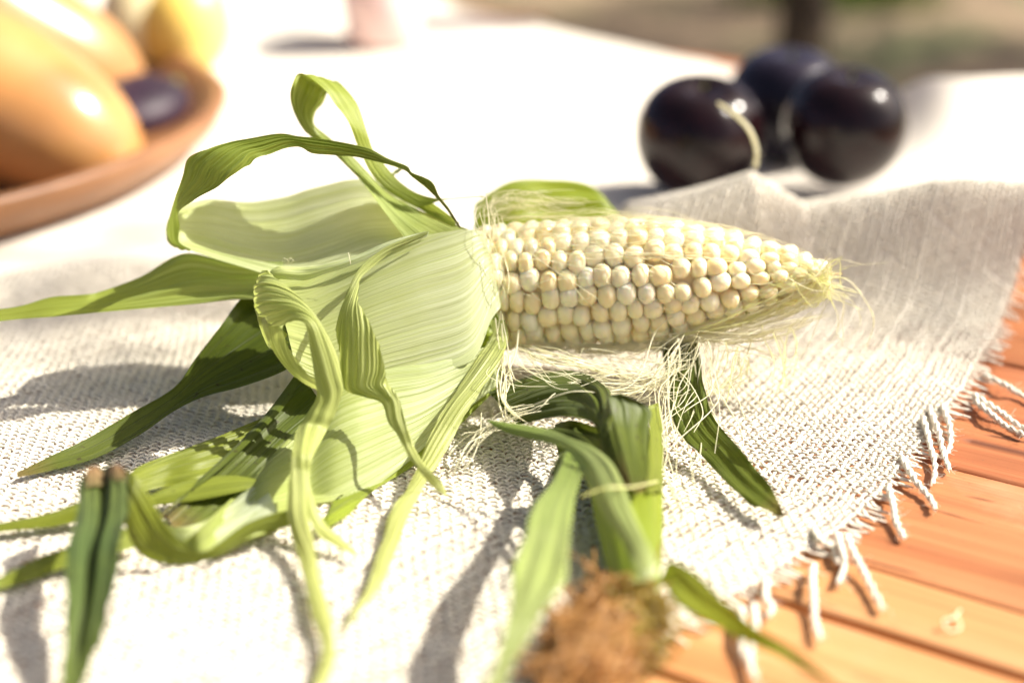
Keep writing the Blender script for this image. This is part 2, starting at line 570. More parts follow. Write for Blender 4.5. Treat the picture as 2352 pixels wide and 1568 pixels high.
cloth = thing('burlap_cloth', (0, 60, 0.1), 'white open weave burlap cloth with frayed edge spread over the table', 'cloth')
PITCHW = 0.245
Z0 = 0.08
YNEAR = 66.5


def in_view(P):
    px, py = project(P)
    return (px > -90) & (px < 2442) & (py < 1680) & (P[:, 1] > 20) & (P[:, 1] < YNEAR)


def weave():
    p = PITCHW
    step = p / 3
    rest = []
    # warp threads run along E2 (parallel to the frayed edge), weft threads along E1
    count = {'warp_thread': 0, 'weft_thread': 0}
    for kind in ('warp_thread', 'weft_thread'):
        rows = range(1, 330) if kind == 'warp_thread' else range(int(15 / p), int(95 / p))
        made = []
        for i in rows:
            jw = rng.normal(0, 0.024)
            ph = rng.random() * 6
            if kind == 'warp_thread':
                w = np.arange(14, 98, step)
                u = np.full_like(w, -i * p + jw) + 0.02 * np.sin(w * 2.3 + ph) + 0.012 * np.sin(w * 6.1 + ph * 2)
                dz = Z0 + 0.042 * np.cos(math.pi * (w / p + i))
            else:
                u = np.arange(-76, 0, step)
                end = -abs(rng.normal(0, 0.12)) + (0.25 + 0.75 * rng.random())
                u = np.concatenate((u, np.arange(0, end, step)))
                w = np.full_like(u, i * p + jw) + 0.02 * np.sin(u * 2.3 + ph) + 0.012 * np.sin(u * 6.1 + ph * 2)
                w = w + np.where(u > -p, (u + p) * rng.normal(0, .22), 0)
                dz = Z0 - 0.042 * np.cos(math.pi * (u / p + i))
                dz = np.where(u > 0, Z0 - 0.02 - 0.06 * np.clip(u, 0, 1), dz)
            P = cloth_pt(u, w, dz)
            ok = in_view(P)
            if ok.sum() < 6:
                continue
            a, b = np.where(ok)[0][[0, -1]]
            P = P[a:b + 1]
            n = len(P)
            s = np.arange(n) * step
            rr = 1 + 0.13 * np.sin(s * 3.1 + ph) + 0.09 * np.sin(s * 7.7 + 2 * ph) + rng.normal(0, 0.04, n)
            rr *= rng.uniform(0.86, 1.14)
            if kind == 'weft_thread' and b == len(u) - 1:
                rr[-4:] *= np.array((1, 0.9, 0.7, 0.25))
            V, uv, F = tubes(P[None], (0.063 * rr)[None], (0.052 * rr)[None], 5)
            made.append((V, uv, F))
        made.sort(key=lambda q: q[0].reshape(-1, 3)[:, 1].mean())          # the nearest show largest
        for V, uv, F in made[:290]:
            mk(kind, V, F, M['yarn'], cloth, uv.reshape(-1, 2))
        rest += made[290:]
    if rest:
        VV, FF, UU, n0 = [], [], [], 0
        for V, uv, F in rest:
            v_ = V.reshape(-1, 3); VV.append(v_); FF.append(F + n0); UU.append(uv.reshape(-1, 2)); n0 += len(v_)
        tag(mk('woven_threads', np.concatenate(VV), np.concatenate(FF), M['yarn'], cloth, np.concatenate(UU)), kind='stuff')
    print('threads', len(rest))
    # fine stray fibres standing off the threads
    n = 7000
    w = rng.uniform(25, 62, n); u = -rng.random(n) * 45
    base = cloth_pt(u, w, np.full(n, Z0 + 0.05))
    ok = in_view(base)
    base = base[ok]
    n = len(base)
    a = rng.random(n) * 2 * math.pi
    L = rng.uniform(0.1, 0.4, n)
    t = np.linspace(0, 1, 4)
    d = np.stack((np.cos(a), np.sin(a), rng.uniform(-.1, .45, n)), -1)
    b2 = rng.normal(0, 0.07, (n, 3))
    P = base[:, None] + d[:, None] * (L[:, None] * t)[..., None] + b2[:, None] * (t ** 2)[None, :, None]
    r = np.broadcast_to(np.array((1, .9, .8, .4)) * 0.006, P.shape[:2])
    V, uv, F = tubes(P, r, r, 3)
    VV, FF = join_tubes(V, F)
    tag(mk('stray_fibre', VV, FF, M['yarn'], cloth, uv.reshape(-1, 2)), kind='stuff')


weave()


def far_cloth():
    st = 0.6
    us = np.arange(-150, 0.01, st); ws = np.arange(20, 190, st)
    U, W = np.meshgrid(us, ws)
    P = cloth_pt(U, W, np.full(U.shape, Z0 - 0.05 - 0.05))
    F = gridfaces(len(us), len(ws))
    Pf = P.reshape(-1, 3)
    c = Pf[F].mean(1)
    near = in_view(c) & (c[:, 1] < np.where(c[:, 0] > 3, 58.5, YNEAR - 1.2))
    # inside the view, the near cloth is made of threads
    keep = ~near & ((c[:, :2] - FARP) @ FARN < 0.0) & (c[:, 1] > 8) & (c[:, 1] < 190) & (c[:, 0] > -110)
    F = F[keep]
    used = np.unique(F)
    idx = np.full(len(Pf), -1); idx[used] = np.arange(len(used))
    mk('cloth_back', Pf[used], idx[F], M['clothfar'], cloth)


far_cloth()

# frayed yarn ends hanging on to the edge
FR = [[(1868, 1300), (1866, 1350), (1872, 1410), (1890, 1470)], [(1925, 1230), (1933, 1262), (1938, 1300), (1930, 1335)],
      [(1945, 1230), (1965, 1275), (1990, 1330), (2035, 1400)], [(2040, 1115), (2050, 1155), (2060, 1195), (2076, 1238)],
      [(2070, 1050), (2095, 1090), (2125, 1130), (2146, 1168)], [(2120, 960), (2135, 1010), (2146, 1060), (2140, 1110)],
      [(2135, 940), (2155, 985), (2165, 1040), (2183, 1078)], [(2235, 905), (2280, 935), (2320, 960), (2360, 990)],
      [(2240, 920), (2275, 950), (2310, 975), (2352, 1000)], [(1870, 1215), (1890, 1245), (1915, 1255), (1928, 1290)],
      [(1730, 1390), (1735, 1430), (1725, 1500), (1735, 1560)], [(1700, 1400), (1712, 1440), (1705, 1490), (1722, 1540)],
      [(1760, 1330), (1760, 1370), (1770, 1390), (1765, 1415)], [(2260, 860), (2310, 885), (2345, 905), (2400, 930)],
      [(2165, 930), (2180, 970), (2180, 1020), (2172, 1050)]]
for f in FR:
    P = np.array([pt(x, y, 0.32 if i == 0 else 0.24 + 0.2 * (i == 1) + .05 * rng.random()) for i, (x, y) in enumerate(f)])
    C0 = catmull(P, 40)
    s = np.linspace(0, 1, 40)
    C0[:, 0] += .07 * s * np.sin(s * rng.uniform(5, 9) + rng.random() * 6); C0[:, 1] += .08 * s * np.sin(s * rng.uniform(5, 9) + rng.random() * 6)
    rad = 0.085 * (1 - 0.25 * s) * (1 + .15 * np.sin(s * 60 + rng.random() * 6))
    rad[-3:] *= (0.9, 0.7, 0.3)
    # two plies twisted round each other
    for q in (0, 1):
        a = s * 26 + q * math.pi
        Q = C0.copy()
        Q[:, 0] += 0.05 * np.cos(a); Q[:, 1] += 0.03 * np.cos(a); Q[:, 2] += 0.05 * np.sin(a)
        if q == 0:
            V0, uv, F = tubes(Q[None], rad[None], rad[None], 7)
            UV0 = uv
        else:
            V1, uv, F = tubes(Q[None], rad[None], rad[None], 7)
    VV = np.concatenate((V0, V1)); VV, FF = join_tubes(VV, F)
    mk('fringe_thread', VV, FF, M['yarn'], cloth, np.concatenate((UV0.reshape(-1, 2), uv.reshape(-1, 2))))
FZ = []
for f in FR:
    C0 = catmull(np.array([pt(x, y, .3) for x, y in f]), 40)
    for _ in range(46):
        b0 = C0[rng.integers(0, 40)] + rng.normal(0, .03, 3)
        d = rng.normal(0, 1, 3) * (1, 1, .4); d /= np.linalg.norm(d)
        L = rng.uniform(.12, .45)
        FZ.append([b0, b0 + d * L * .5 + rng.normal(0, .04, 3), b0 + d * L + rng.normal(0, .09, 3)])
P = np.array([catmull(np.array(q), 7) for q in FZ]); P[..., 2] = np.clip(P[..., 2], .06, .6)
r = np.full(P.shape[:2], .007)
V, uv, F = tubes(P, r, r, 3)
VV, FF = join_tubes(V, F)
tag(mk('fringe_fibre', VV, FF, M['yarn'], cloth, uv.reshape(-1, 2)), kind='stuff')
# one loose yarn standing up out of the fold before the dark fruit
P = catmull(np.array([pt(1735, 385, 64.2), pt(1738, 345, 64.2), pt(1722, 300, 64.5), pt(1690, 265, 65), pt(1648, 236, 65.5)]), 30)
r = np.full((1, 30), 0.10); r[0, -3:] *= (.9, .8, .5)
V, uv, F = tubes(P[None], r, r, 8)
mk('loose_thread', V, F, M['silk'], cloth, uv.reshape(-1, 2))

# ------------------------------------------------------------------ corn husk leaves
def ribbon(parent, st, mat, nu=26, per=9, camber=0.0, pleat=0.012, fold=0.02, ruffle=0.0, vf=0.0, seed=0, name='husk_leaf', flip=False, shear=0.0):
    """a leaf through stations (ax, ay, ad, bx, by, bd): its two edges, base first"""
    rg = np.random.default_rng(seed + 100)
    A = np.array([pt(*s[:3]) for s in st]); B = np.array([pt(*s[3:6]) for s in st])
    nv = per * (len(st) - 1) + 1
    A, B = catmull(A, nv), catmull(B, nv)
    w = np.linalg.norm(B - A, axis=1)
    u = np.linspace(0, 1, nu)
    v = np.linspace(0, 1, nv)
    P = A[:, None] * (1 - u)[None, :, None] + B[:, None] * u[None, :, None]
    T = np.gradient((A + B) / 2, axis=0)
    N = np.cross(B - A, T)
    N /= np.linalg.norm(N, axis=1, keepdims=True) + 1e-9
    for _ in range(4):
        N[1:-1] = (N[:-2] + 2 * N[1:-1] + N[2:]) / 4
    N /= np.linalg.norm(N, axis=1, keepdims=True) + 1e-9
    if np.mean(N @ (-FWD + 0.5 * UP)) < 0:
        N = -N
    if flip:
        N = -N
    U, Vv = np.meshgrid(u, v)
    US = U + shear * Vv
    cb = np.interp(v, np.linspace(0, 1, len(np.atleast_1d(camber))), np.atleast_1d(camber)) if np.ndim(camber) else np.full(nv, camber)
    off = cb[:, None] * 4 * U * (1 - U)
    if vf:
        off = off - vf * (1 - np.abs(2 * U - 1))
    for k_, (fr, am) in enumerate(((2.3, fold), (4.1, fold * .7), (8.5, pleat), (13.7, pleat * .8), (19.0, pleat * .7), (31.0, pleat * .5 * (nu > 105)))):
        off = off + am * np.sin(2 * math.pi * (fr * US + rg.random()) + rg.normal(0, 1.2) * np.sin(Vv * rg.uniform(2, 6) + rg.random() * 6)) * (0.55 + 0.45 * np.sin(Vv * rg.uniform(4, 11) + rg.random() * 6))
    off = off * np.minimum(w, 6.0)[:, None]
    if ruffle:
        e = np.abs(2 * U - 1) ** 4
        off = off + ruffle * e * (np.sin(Vv * rg.uniform(24, 34) + 3 * (U > .5)) + 0.6 * np.sin(Vv * rg.uniform(50, 70) + U * 5))
    P = P + off[..., None] * N[:, None]
    zmin = hcloth(P[..., 0], P[..., 1]) + 0.24
    P[..., 2] = np.maximum(P[..., 2], zmin)
    return mk(name, P, gridfaces(nu, nv), mat, parent, np.stack(((US - 0.5) * w.mean() + seed, Vv), -1).reshape(-1, 2))


ear = thing('corn_ear', pt(1090, 900, 0.2), 'large white corn ear with pulled back pale green husk and bare cream kernels', 'corn')
H = lambda st, mat, **kw: ribbon(ear, st, M[mat], **kw)

# broad inner leaf turned back over the end of the bare cob
H([(1118, 560, 52.6, 1150, 690, 51.8), (1108, 538, 51.8, 1149, 708, 50.6), (1090, 528, 51.3, 1128, 735, 50.0), (1040, 530, 51.1, 1082, 828, 48.6), (960, 545, 51, 965, 858, 47.8),
   (860, 580, 50.8, 880, 866, 47.4), (760, 615, 50.8, 800, 890, 47), (690, 636, 50.6, 740, 890, 46.8), (615, 640, 50.5, 680, 850, 46.9)], 'pale',
  nu=200, per=14, camber=(0.01, 0.04, 0.07, 0.08, 0.08), fold=0.0045, pleat=0.0026, seed=1, shear=-.35)
# its upper edge, rolled
H([(985, 530, 51.0, 980, 545, 50.9), (900, 552, 50.6, 905, 566, 50.5), (820, 585, 50.4, 830, 602, 50.2), (740, 606, 50.2, 750, 628, 50.1), (690, 612, 50.2, 700, 644, 50), (640, 612, 50, 640, 640, 49.8), (622, 620, 50, 622, 640, 49.8)], 'pale', camber=0.25, ruffle=0.03, seed=2)
# twisted strip lying across it
H([(985, 530, 50.7, 980, 540, 50.6), (930, 548, 50.3, 935, 562, 50.3), (885, 568, 49.9, 893, 583, 49.9), (850, 593, 49.5, 858, 612, 49.4), (822, 622, 49, 830, 638, 48.8), (803, 655, 48.5, 824, 662, 48.2),
   (793, 687, 48, 822, 692, 47.4), (778, 724, 47.5, 834, 714, 46.9), (773, 767, 47, 856, 754, 46.3), (777, 800, 46.6, 871, 796, 45.9), (783, 849, 46.1, 886, 850, 45.5), (795, 896, 45.7, 889, 878, 45.3),
   (838, 912, 45.3, 905, 897, 45.1), (876, 926, 45.0, 918, 919, 44.9), (891, 969, 44.5, 928, 956, 44.5), (914, 1000, 44.1, 938, 988, 44.1), (930, 1036, 43.7, 953, 1029, 43.8), (961, 1078, 1.7, 980, 1072, 1.8), (992, 1116, 1.2, 1014, 1106, 1.3), (1025, 1140, 0.9, 1028, 1138, 0.9)], 'yellow',
  nu=110, camber=0.12, fold=0.03, pleat=0.02, ruffle=0.02, seed=3, shear=2.2)
# the loop: curled end of the broad leaf and the strip that falls from it
H([(640, 640, 50.2, 670, 820, 48.6), (618, 622, 49.2, 625, 800, 47.9), (601, 622, 48.4, 602, 745, 47.3), (612, 626, 47.7, 620, 748, 46.6), (650, 650, 47.1, 648, 748, 46.2), (695, 690, 46.5, 675, 737, 45.9), (737, 742, 46, 703, 745, 45.6),
   (768, 800, 45.6, 712, 800, 45.3), (785, 865, 45.2, 722, 865, 45), (786, 905, 45, 727, 910, 44.8), (768, 955, 44.6, 708, 945, 44.6), (746, 996, 44.1, 681, 989, 44.1), (720, 1044, 2.5, 671, 1036, 2.6), (712, 1084, 2.1, 666, 1084, 2.2),
   (711, 1129, 1.7, 662, 1129, 1.8), (708, 1176, 1.4, 660, 1176, 1.4), (716, 1225, 1.1, 668, 1225, 1.0), (726, 1270, .9, 682, 1268, .8), (735, 1330, .7, 700, 1335, .7), (755, 1395, .7, 714, 1405, .7), (768, 1470, .7, 736, 1475, .6), (768, 1530, .7, 728, 1535, .6), (745, 1580, .6, 716, 1580, .6)], 'yellow',
  nu=120, camber=(0.05, 0.18, 0.2, 0.22, 0.2, 0.15, 0.2, 0.2), fold=0.035, pleat=0.018, ruffle=0.015, seed=4, shear=2.4)
H([(612, 640, 48.8, 660, 740, 47.2), (600, 700, 47.8, 650, 752, 46.4), (614, 770, 47.2, 656, 780, 46.2), (640, 820, 46.7, 668, 808, 46), (668, 856, 46.2, 690, 838, 45.8), (698, 880, 45.8, 710, 860, 45.6), (735, 898, 45.4, 735, 870, 45.3)], 'yellow',
  nu=110, camber=0.18, fold=0.03, pleat=0.018, seed=5, shear=.8)
H([(706, 1080, 2.0, 680, 1085, 2.1), (716, 1125, 1.7, 690, 1130, 1.7), (728, 1165, 1.4, 702, 1172, 1.4), (750, 1205, 1.0, 727, 1225, .9), (785, 1235, .8, 765, 1252, .7), (822, 1270, .6, 820, 1275, .6)], 'yellow', camber=0.15, fold=.03, pleat=.02, seed=6)
# lower broad leaf
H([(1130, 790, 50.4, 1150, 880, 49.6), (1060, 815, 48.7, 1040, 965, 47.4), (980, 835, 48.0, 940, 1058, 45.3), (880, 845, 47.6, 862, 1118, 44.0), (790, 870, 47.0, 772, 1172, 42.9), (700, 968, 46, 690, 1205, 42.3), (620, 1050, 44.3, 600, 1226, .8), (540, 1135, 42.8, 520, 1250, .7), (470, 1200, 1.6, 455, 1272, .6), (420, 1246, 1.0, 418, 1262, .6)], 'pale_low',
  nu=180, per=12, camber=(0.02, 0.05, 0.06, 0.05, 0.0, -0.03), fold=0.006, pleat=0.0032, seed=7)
H([(1150, 840, 51, 1150, 885, 50.3), (1050, 930, 48.6, 1030, 1000, 47.2), (950, 1030, 46.3, 930, 1085, 45.0), (860, 1100, 44.4, 845, 1150, 43.2), (770, 1165, 42.9, 760, 1205, .8), (740, 1190, 1, 735, 1215, .6)], 'lime', camber=0.05, seed=8)
# pale twisted strip right of it
H([(1128, 735, 50.6, 1160, 735, 50.9), (1121, 784, 50.2, 1167, 770, 50.4), (1091, 831, 2.9, 1154, 821, 3.2), (1054, 889, 2.5, 1114, 884, 2.7), (1020, 940, 2.1, 1079, 934, 2.3), (986, 1004, 1.6, 1042, 1000, 1.7), (963, 1059, 1.2, 1010, 1064, 1.3), (938, 1116, .9, 979, 1108, 1.1), (908, 1158, .8, 958, 1145, .9), (890, 1190, .7, 936, 1190, .8), (878, 1240, .6, 918, 1245, .7), (862, 1290, .6, 896, 1300, .7), (845, 1345, .6, 876, 1345, .6), (812, 1400, .6, 838, 1395, .6), (786, 1448, .5, 790, 1448, .5)], 'yellow',
  nu=90, camber=0.1, fold=0.03, pleat=0.015, ruffle=0.03, seed=9, shear=1.6)
H([(1132, 712, 51, 1152, 745, 51), (1084, 744, 50.7, 1126, 772, 50.2), (1088, 772, 50.5, 1118, 800, 50.2), (1096, 810, 50.6, 1116, 840, 50.3)], 'lime', camber=0.1, ruffle=0.04, seed=10)
# upper broad leaf, its turned end and the arch that runs from it
H([(950, 450, 54.8, 985, 560, 52.3), (880, 420, 55.6, 905, 585, 51.9), (813, 414, 56, 850, 595, 51.8), (720, 432, 56.3, 760, 628, 51.6), (640, 452, 56.3, 680, 645, 51.6), (559, 463, 56, 594, 622, 51.8), (490, 456, 55.5, 490, 593, 52.3), (435, 466, 54.9, 430, 572, 52.6), (408, 484, 54, 402, 557, 52.7), (396, 500, 53.2, 386, 540, 52.8)], 'pale',
  nu=120, per=12, camber=(0, -0.03, -0.09, -0.1, -0.06), fold=0.02, pleat=0.005, ruffle=0.015, seed=11)
H([(400, 565, 53.0, 440, 575, 52.6), (386, 548, 52.9, 410, 555, 52.5), (384, 525, 52.8, 409, 520, 52.2), (393, 484, 52.5, 413, 487, 51.8), (404, 447, 52.2, 444, 462, 51.2), (419, 402, 52, 500, 432, 51), (434, 372, 52, 529, 404, 51), (469, 344, 52, 564, 382, 51.2), (520, 328, 52.2, 586, 364, 51.4), (569, 317, 52.3, 619, 357, 51.7),
   (631, 311, 52.5, 676, 338, 52), (694, 313, 52.6, 719, 349, 52), (781, 327, 52.6, 794, 357, 52.2), (844, 339, 52.5, 844, 367, 52.3), (890, 363, 52.4, 886, 378, 52.3), (933, 380, 52.3, 930, 392, 52.2), (948, 396, 52.2, 943, 404, 52.2), (992, 417, 52, 970, 426, 52), (1009, 450, 52, 1001, 453, 52), (1032, 480, 52, 1027, 484, 52), (1058, 521, 52, 1055, 523, 52)], 'arch',
  nu=100, camber=0.1, fold=0.06, pleat=0.02, ruffle=0.05, seed=12, shear=1.2)
# leaf that makes the high loop and its thin dry tail
H([(945, 560, 52, 1085, 530, 52.3), (923, 537, 52, 1045, 514, 53), (888, 492, 52.6, 963, 482, 54), (838, 424, 53.5, 900, 448, 54.6), (800, 385, 54, 850, 400, 55), (760, 345, 54.5, 800, 350, 55.3), (714, 312, 54.8, 759, 319, 55.8), (694, 289, 54.6, 729, 294, 56), (676, 254, 54.4, 721, 277, 56.2), (670, 222, 54.2, 726, 257, 56.4),
   (675, 195, 54.2, 742, 238, 56.6), (687, 173, 54.5, 752, 213, 56.8), (712, 179, 54.6, 772, 192, 56.4), (745, 206, 54.4, 800, 214, 55.8), (765, 236, 54.2, 822, 243, 55.4), (783, 258, 54, 836, 278, 55), (803, 290, 53.8, 847, 315, 54.6), (821, 334, 53.8, 858, 345, 54.4), (848, 392, 53.6, 888, 385, 54.2), (875, 424, 53.6, 915, 414, 54), (913, 449, 53.6, 950, 439, 54), (963, 474, 53.6, 985, 452, 53.8), (1013, 461, 53.6, 1015, 456, 53.6), (1060, 456, 53.4, 1060, 453, 53.4), (1110, 452, 53.2, 1110, 450, 53.2)], 'loop',
  nu=100, camber=0.04, fold=0.03, pleat=0.015, ruffle=0.015, seed=13)
H([(930, 380, 55, 905, 400, 54.8), (905, 395, 55, 870, 405, 54.8), (915, 415, 54.8, 880, 430, 54.6), (945, 438, 54.4, 915, 455, 54.2), (1000, 470, 54, 965, 482, 53.8), (1060, 515, 53, 1040, 520, 52.8)], 'loop', camber=0.2, fold=.05, pleat=.03, seed=14)
# long leaf to the left
H([(650, 600, 53, 650, 690, 51.5), (530, 600, 53, 550, 688, 51.5), (420, 578, 53.5, 459, 697, 51.5), (322, 633, 53, 320, 707, 51.5), (234, 668, 52.5, 234, 715, 51.5), (195, 676, 52.2, 195, 720, 51.4), (117, 682, 52, 117, 727, 51), (39, 704, 51.5, 39, 733, 51), (-60, 715, 51, -60, 745, 50.5)], 'loop', nu=40, camber=-0.1, vf=-0.06, fold=0.03, pleat=0.012, seed=15)
# dark leaves below
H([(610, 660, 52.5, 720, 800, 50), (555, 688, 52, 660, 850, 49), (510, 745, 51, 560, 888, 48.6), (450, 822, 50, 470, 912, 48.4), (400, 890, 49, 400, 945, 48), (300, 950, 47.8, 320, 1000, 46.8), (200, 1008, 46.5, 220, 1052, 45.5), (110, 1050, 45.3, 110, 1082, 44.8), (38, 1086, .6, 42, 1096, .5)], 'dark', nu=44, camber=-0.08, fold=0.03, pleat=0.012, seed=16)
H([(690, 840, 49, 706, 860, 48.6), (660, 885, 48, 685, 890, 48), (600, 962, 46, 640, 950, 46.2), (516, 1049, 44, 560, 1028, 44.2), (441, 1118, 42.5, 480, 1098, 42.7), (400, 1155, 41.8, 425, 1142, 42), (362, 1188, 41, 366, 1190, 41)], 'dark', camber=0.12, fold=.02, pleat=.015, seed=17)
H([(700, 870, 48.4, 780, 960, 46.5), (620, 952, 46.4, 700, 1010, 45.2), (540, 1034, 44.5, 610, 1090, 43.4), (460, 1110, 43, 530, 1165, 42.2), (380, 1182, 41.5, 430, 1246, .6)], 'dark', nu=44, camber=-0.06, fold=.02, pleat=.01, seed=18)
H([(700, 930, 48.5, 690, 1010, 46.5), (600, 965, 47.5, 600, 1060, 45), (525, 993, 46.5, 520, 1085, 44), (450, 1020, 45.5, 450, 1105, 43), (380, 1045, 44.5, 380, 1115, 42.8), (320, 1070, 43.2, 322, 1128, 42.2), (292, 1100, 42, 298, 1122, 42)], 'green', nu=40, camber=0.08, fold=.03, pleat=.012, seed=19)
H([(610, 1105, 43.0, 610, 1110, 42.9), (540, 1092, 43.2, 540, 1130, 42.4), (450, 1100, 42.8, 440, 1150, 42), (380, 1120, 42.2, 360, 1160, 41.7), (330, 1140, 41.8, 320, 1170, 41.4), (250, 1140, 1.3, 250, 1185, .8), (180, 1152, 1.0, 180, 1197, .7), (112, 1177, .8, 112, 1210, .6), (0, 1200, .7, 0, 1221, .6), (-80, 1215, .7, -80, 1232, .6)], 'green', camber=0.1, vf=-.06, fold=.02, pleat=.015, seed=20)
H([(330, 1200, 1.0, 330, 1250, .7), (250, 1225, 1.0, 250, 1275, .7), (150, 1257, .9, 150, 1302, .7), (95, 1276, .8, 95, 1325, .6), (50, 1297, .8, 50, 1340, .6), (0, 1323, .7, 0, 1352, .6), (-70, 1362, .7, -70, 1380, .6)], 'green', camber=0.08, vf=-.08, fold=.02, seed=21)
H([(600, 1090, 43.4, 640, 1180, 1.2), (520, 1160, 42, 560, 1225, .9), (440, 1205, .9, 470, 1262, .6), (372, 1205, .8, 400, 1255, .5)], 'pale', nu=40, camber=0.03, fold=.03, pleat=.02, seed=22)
# leaf that runs along the cloth, turns up and doubles over
H([(700, 1172, 1.2, 700, 1194, .8), (640, 1176, 1.4, 640, 1215, .6), (560, 1205, 1.4, 560, 1248, .6), (470, 1266, .9, 490, 1282, .5), (416, 1246, 1.2, 405, 1296, .5), (376, 1196, 1.9, 338, 1282, .6), (345, 1140, 2.7, 300, 1245, 1.4), (318, 1102, 3.2, 286, 1190, 2.2), (300, 1082, 3.4, 278, 1120, 2.9), (285, 1078, 3.3, 262, 1095, 3.0)], 'green', nu=44, per=12, camber=0.06, fold=.02, pleat=.012, seed=23)
H([(190, 1092, 3.0, 244, 1084, 2.7), (181, 1115, 3.0, 243, 1108, 2.75), (179, 1150, 2.9, 242, 1145, 2.7), (172, 1200, 2.8, 238, 1200, 2.5), (156, 1250, 2.6, 228, 1255, 2.3), (151, 1330, 2.2, 222, 1335, 1.9), (152, 1400, 1.9, 212, 1400, 1.6), (150, 1460, 1.6, 198, 1460, 1.35), (146, 1520, 1.3, 184, 1520, 1.1), (138, 1600, 1.0, 165, 1600, .9)], 'dry', nu=50, camber=.22, fold=.04, pleat=.02, ruffle=.05, seed=24)
H([(240, 1084, 2.75, 294, 1080, 3.3), (240, 1108, 2.8, 299, 1100, 3.35), (238, 1145, 2.75, 298, 1135, 3.2), (234, 1200, 2.55, 292, 1190, 3.0), (224, 1255, 2.35, 280, 1255, 2.8), (218, 1335, 1.95, 268, 1335, 2.4), (209, 1400, 1.65, 255, 1400, 2.1), (195, 1460, 1.4, 236, 1460, 1.8), (180, 1520, 1.1, 214, 1520, 1.4), (160, 1600, .9, 180, 1600, 1.1)], 'dry', nu=50, camber=.2, fold=.04, pleat=.02, ruffle=.04, seed=26)
H([(198, 1120, 3.1, 240, 1118, 3.0), (197, 1092, 3.2, 238, 1092, 3.1), (200, 1078, 3.25, 228, 1076, 3.2), (214, 1070, 3.3, 222, 1068, 3.25)], 'torn', camber=.15, ruffle=.10, seed=27)
H([(246, 1112, 3.1, 292, 1104, 3.35), (248, 1088, 3.3, 290, 1084, 3.45), (254, 1074, 3.4, 286, 1074, 3.5), (264, 1066, 3.5, 278, 1070, 3.5)], 'torn', camber=.2, ruffle=.12, seed=28)
# leaf standing behind the cob
H([(1090, 470, 59, 1090, 560, 58), (1130, 440, 59.5, 1130, 540, 58), (1180, 416, 60, 1190, 520, 58), (1250, 408, 60.5, 1250, 510, 58.5), (1320, 416, 60.5, 1330, 510, 58.5), (1375, 442, 60, 1395, 510, 58.5), (1420, 500, 59.5, 1440, 530, 58.5)], 'lime', camber=0.1, fold=.05, seed=25)

# ------------------------------------------------------------------ the bare cob
Q0, Q1 = pt(1080, 660, 53.6), pt(1935, 628, 52.2)
AX = Q1 - Q0; LEN = np.linalg.norm(AX); AX /= LEN
SIDE = np.cross(AX, (0, 0, 1)); SIDE /= np.linalg.norm(SIDE)          # towards the camera
TOP = np.cross(SIDE, AX)
if SIDE[1] > 0:
    SIDE = -SIDE
TPX = (np.array((1080, 1130, 1200, 1400, 1500, 1600, 1700, 1800, 1870, 1925, 1936)) - 1080) / 855
TR = (2.36, 2.42, 2.48, 2.5, 2.40, 2.13, 1.72, 1.2, .72, .26, .03)
rad = lambda t: np.interp(t, TPX, TR)
axp = lambda t: Q0 + AX * LEN * np.asarray(t)[..., None]
t = np.linspace(-0.35, 1, 60)
ph = np.arange(32) / 32 * 2 * math.pi
rc = np.maximum(rad(np.clip(t, 0, 1)) - 0.42, 0.03) * np.where(t < 0, 1 + t * .3, 1)
V = axp(t)[:, None] + rc[:, None, None] * (np.cos(ph)[:, None] * SIDE + np.sin(ph)[:, None] * TOP)
mk('cob_core', V, gridfaces(32, 60, True), M['core'], ear)


def kernel_mesh(seed):
    rg = np.random.default_rng(seed)

    def fn(D, T, Ph):
        e = 0.90
        q = np.sign(D) * np.abs(D) ** e
        q[..., 2] = np.sign(D[..., 2]) * np.abs(D[..., 2]) ** 0.92
        tap = 1 - 0.20 * (0.5 - 0.5 * q[..., 2])
        q[..., 0] *= tap * (1 + .05 * rg.normal()); q[..., 1] *= tap
        q += 0.035 * np.sin(D[..., [1, 2, 0]] * 2.5 + rg.random(3) * 6)
        return q
    V, F = ellipsoid((0, 0, 0), (1, 1, 1), 16, 11, lambda D, T, Ph: fn(D[..., [2, 0, 1]], T, Ph))
    o = mk('kernel', V * 100, F, M['kernel'])
    me = o.data
    bpy.data.objects.remove(o)
    return me


KM = [kernel_mesh(i) for i in range(6)]
ROWS = 18
kern = []
drift = rng.random(ROWS)
for r_ in range(ROWS):
    s = 0.05 + drift[r_] * 0.7
    while s < LEN * 0.985:
        tt = s / LEN
        rr = float(rad(tt))
        size = 0.335 * (1 + .14 * math.exp(-((tt - .55) / .25) ** 2)) * (1.0 if tt < .8 else 1.0 - 1.2 * (tt - .8)) * rng.uniform(0.88, 1.10) * (0.92 if tt < .15 else 1)
        wide = min(math.pi * rr / ROWS * rng.uniform(0.92, 1.08), 0.50)
        if rr > 0.5 and not (tt > 0.86 and rng.random() < 0.25):
            ang = 2 * math.pi * (r_ + 0.10 * rng.normal()) / ROWS + 0.30 * tt + 0.05 * math.sin(tt * 9 + r_)
            out = math.cos(ang) * SIDE + math.sin(ang) * TOP
            if wide < 0.25:
                wide = 0.25
            kern.append((tt, rr, ang, out, size, wide))
        s += size * 2 * rng.uniform(0.94, 1.02)


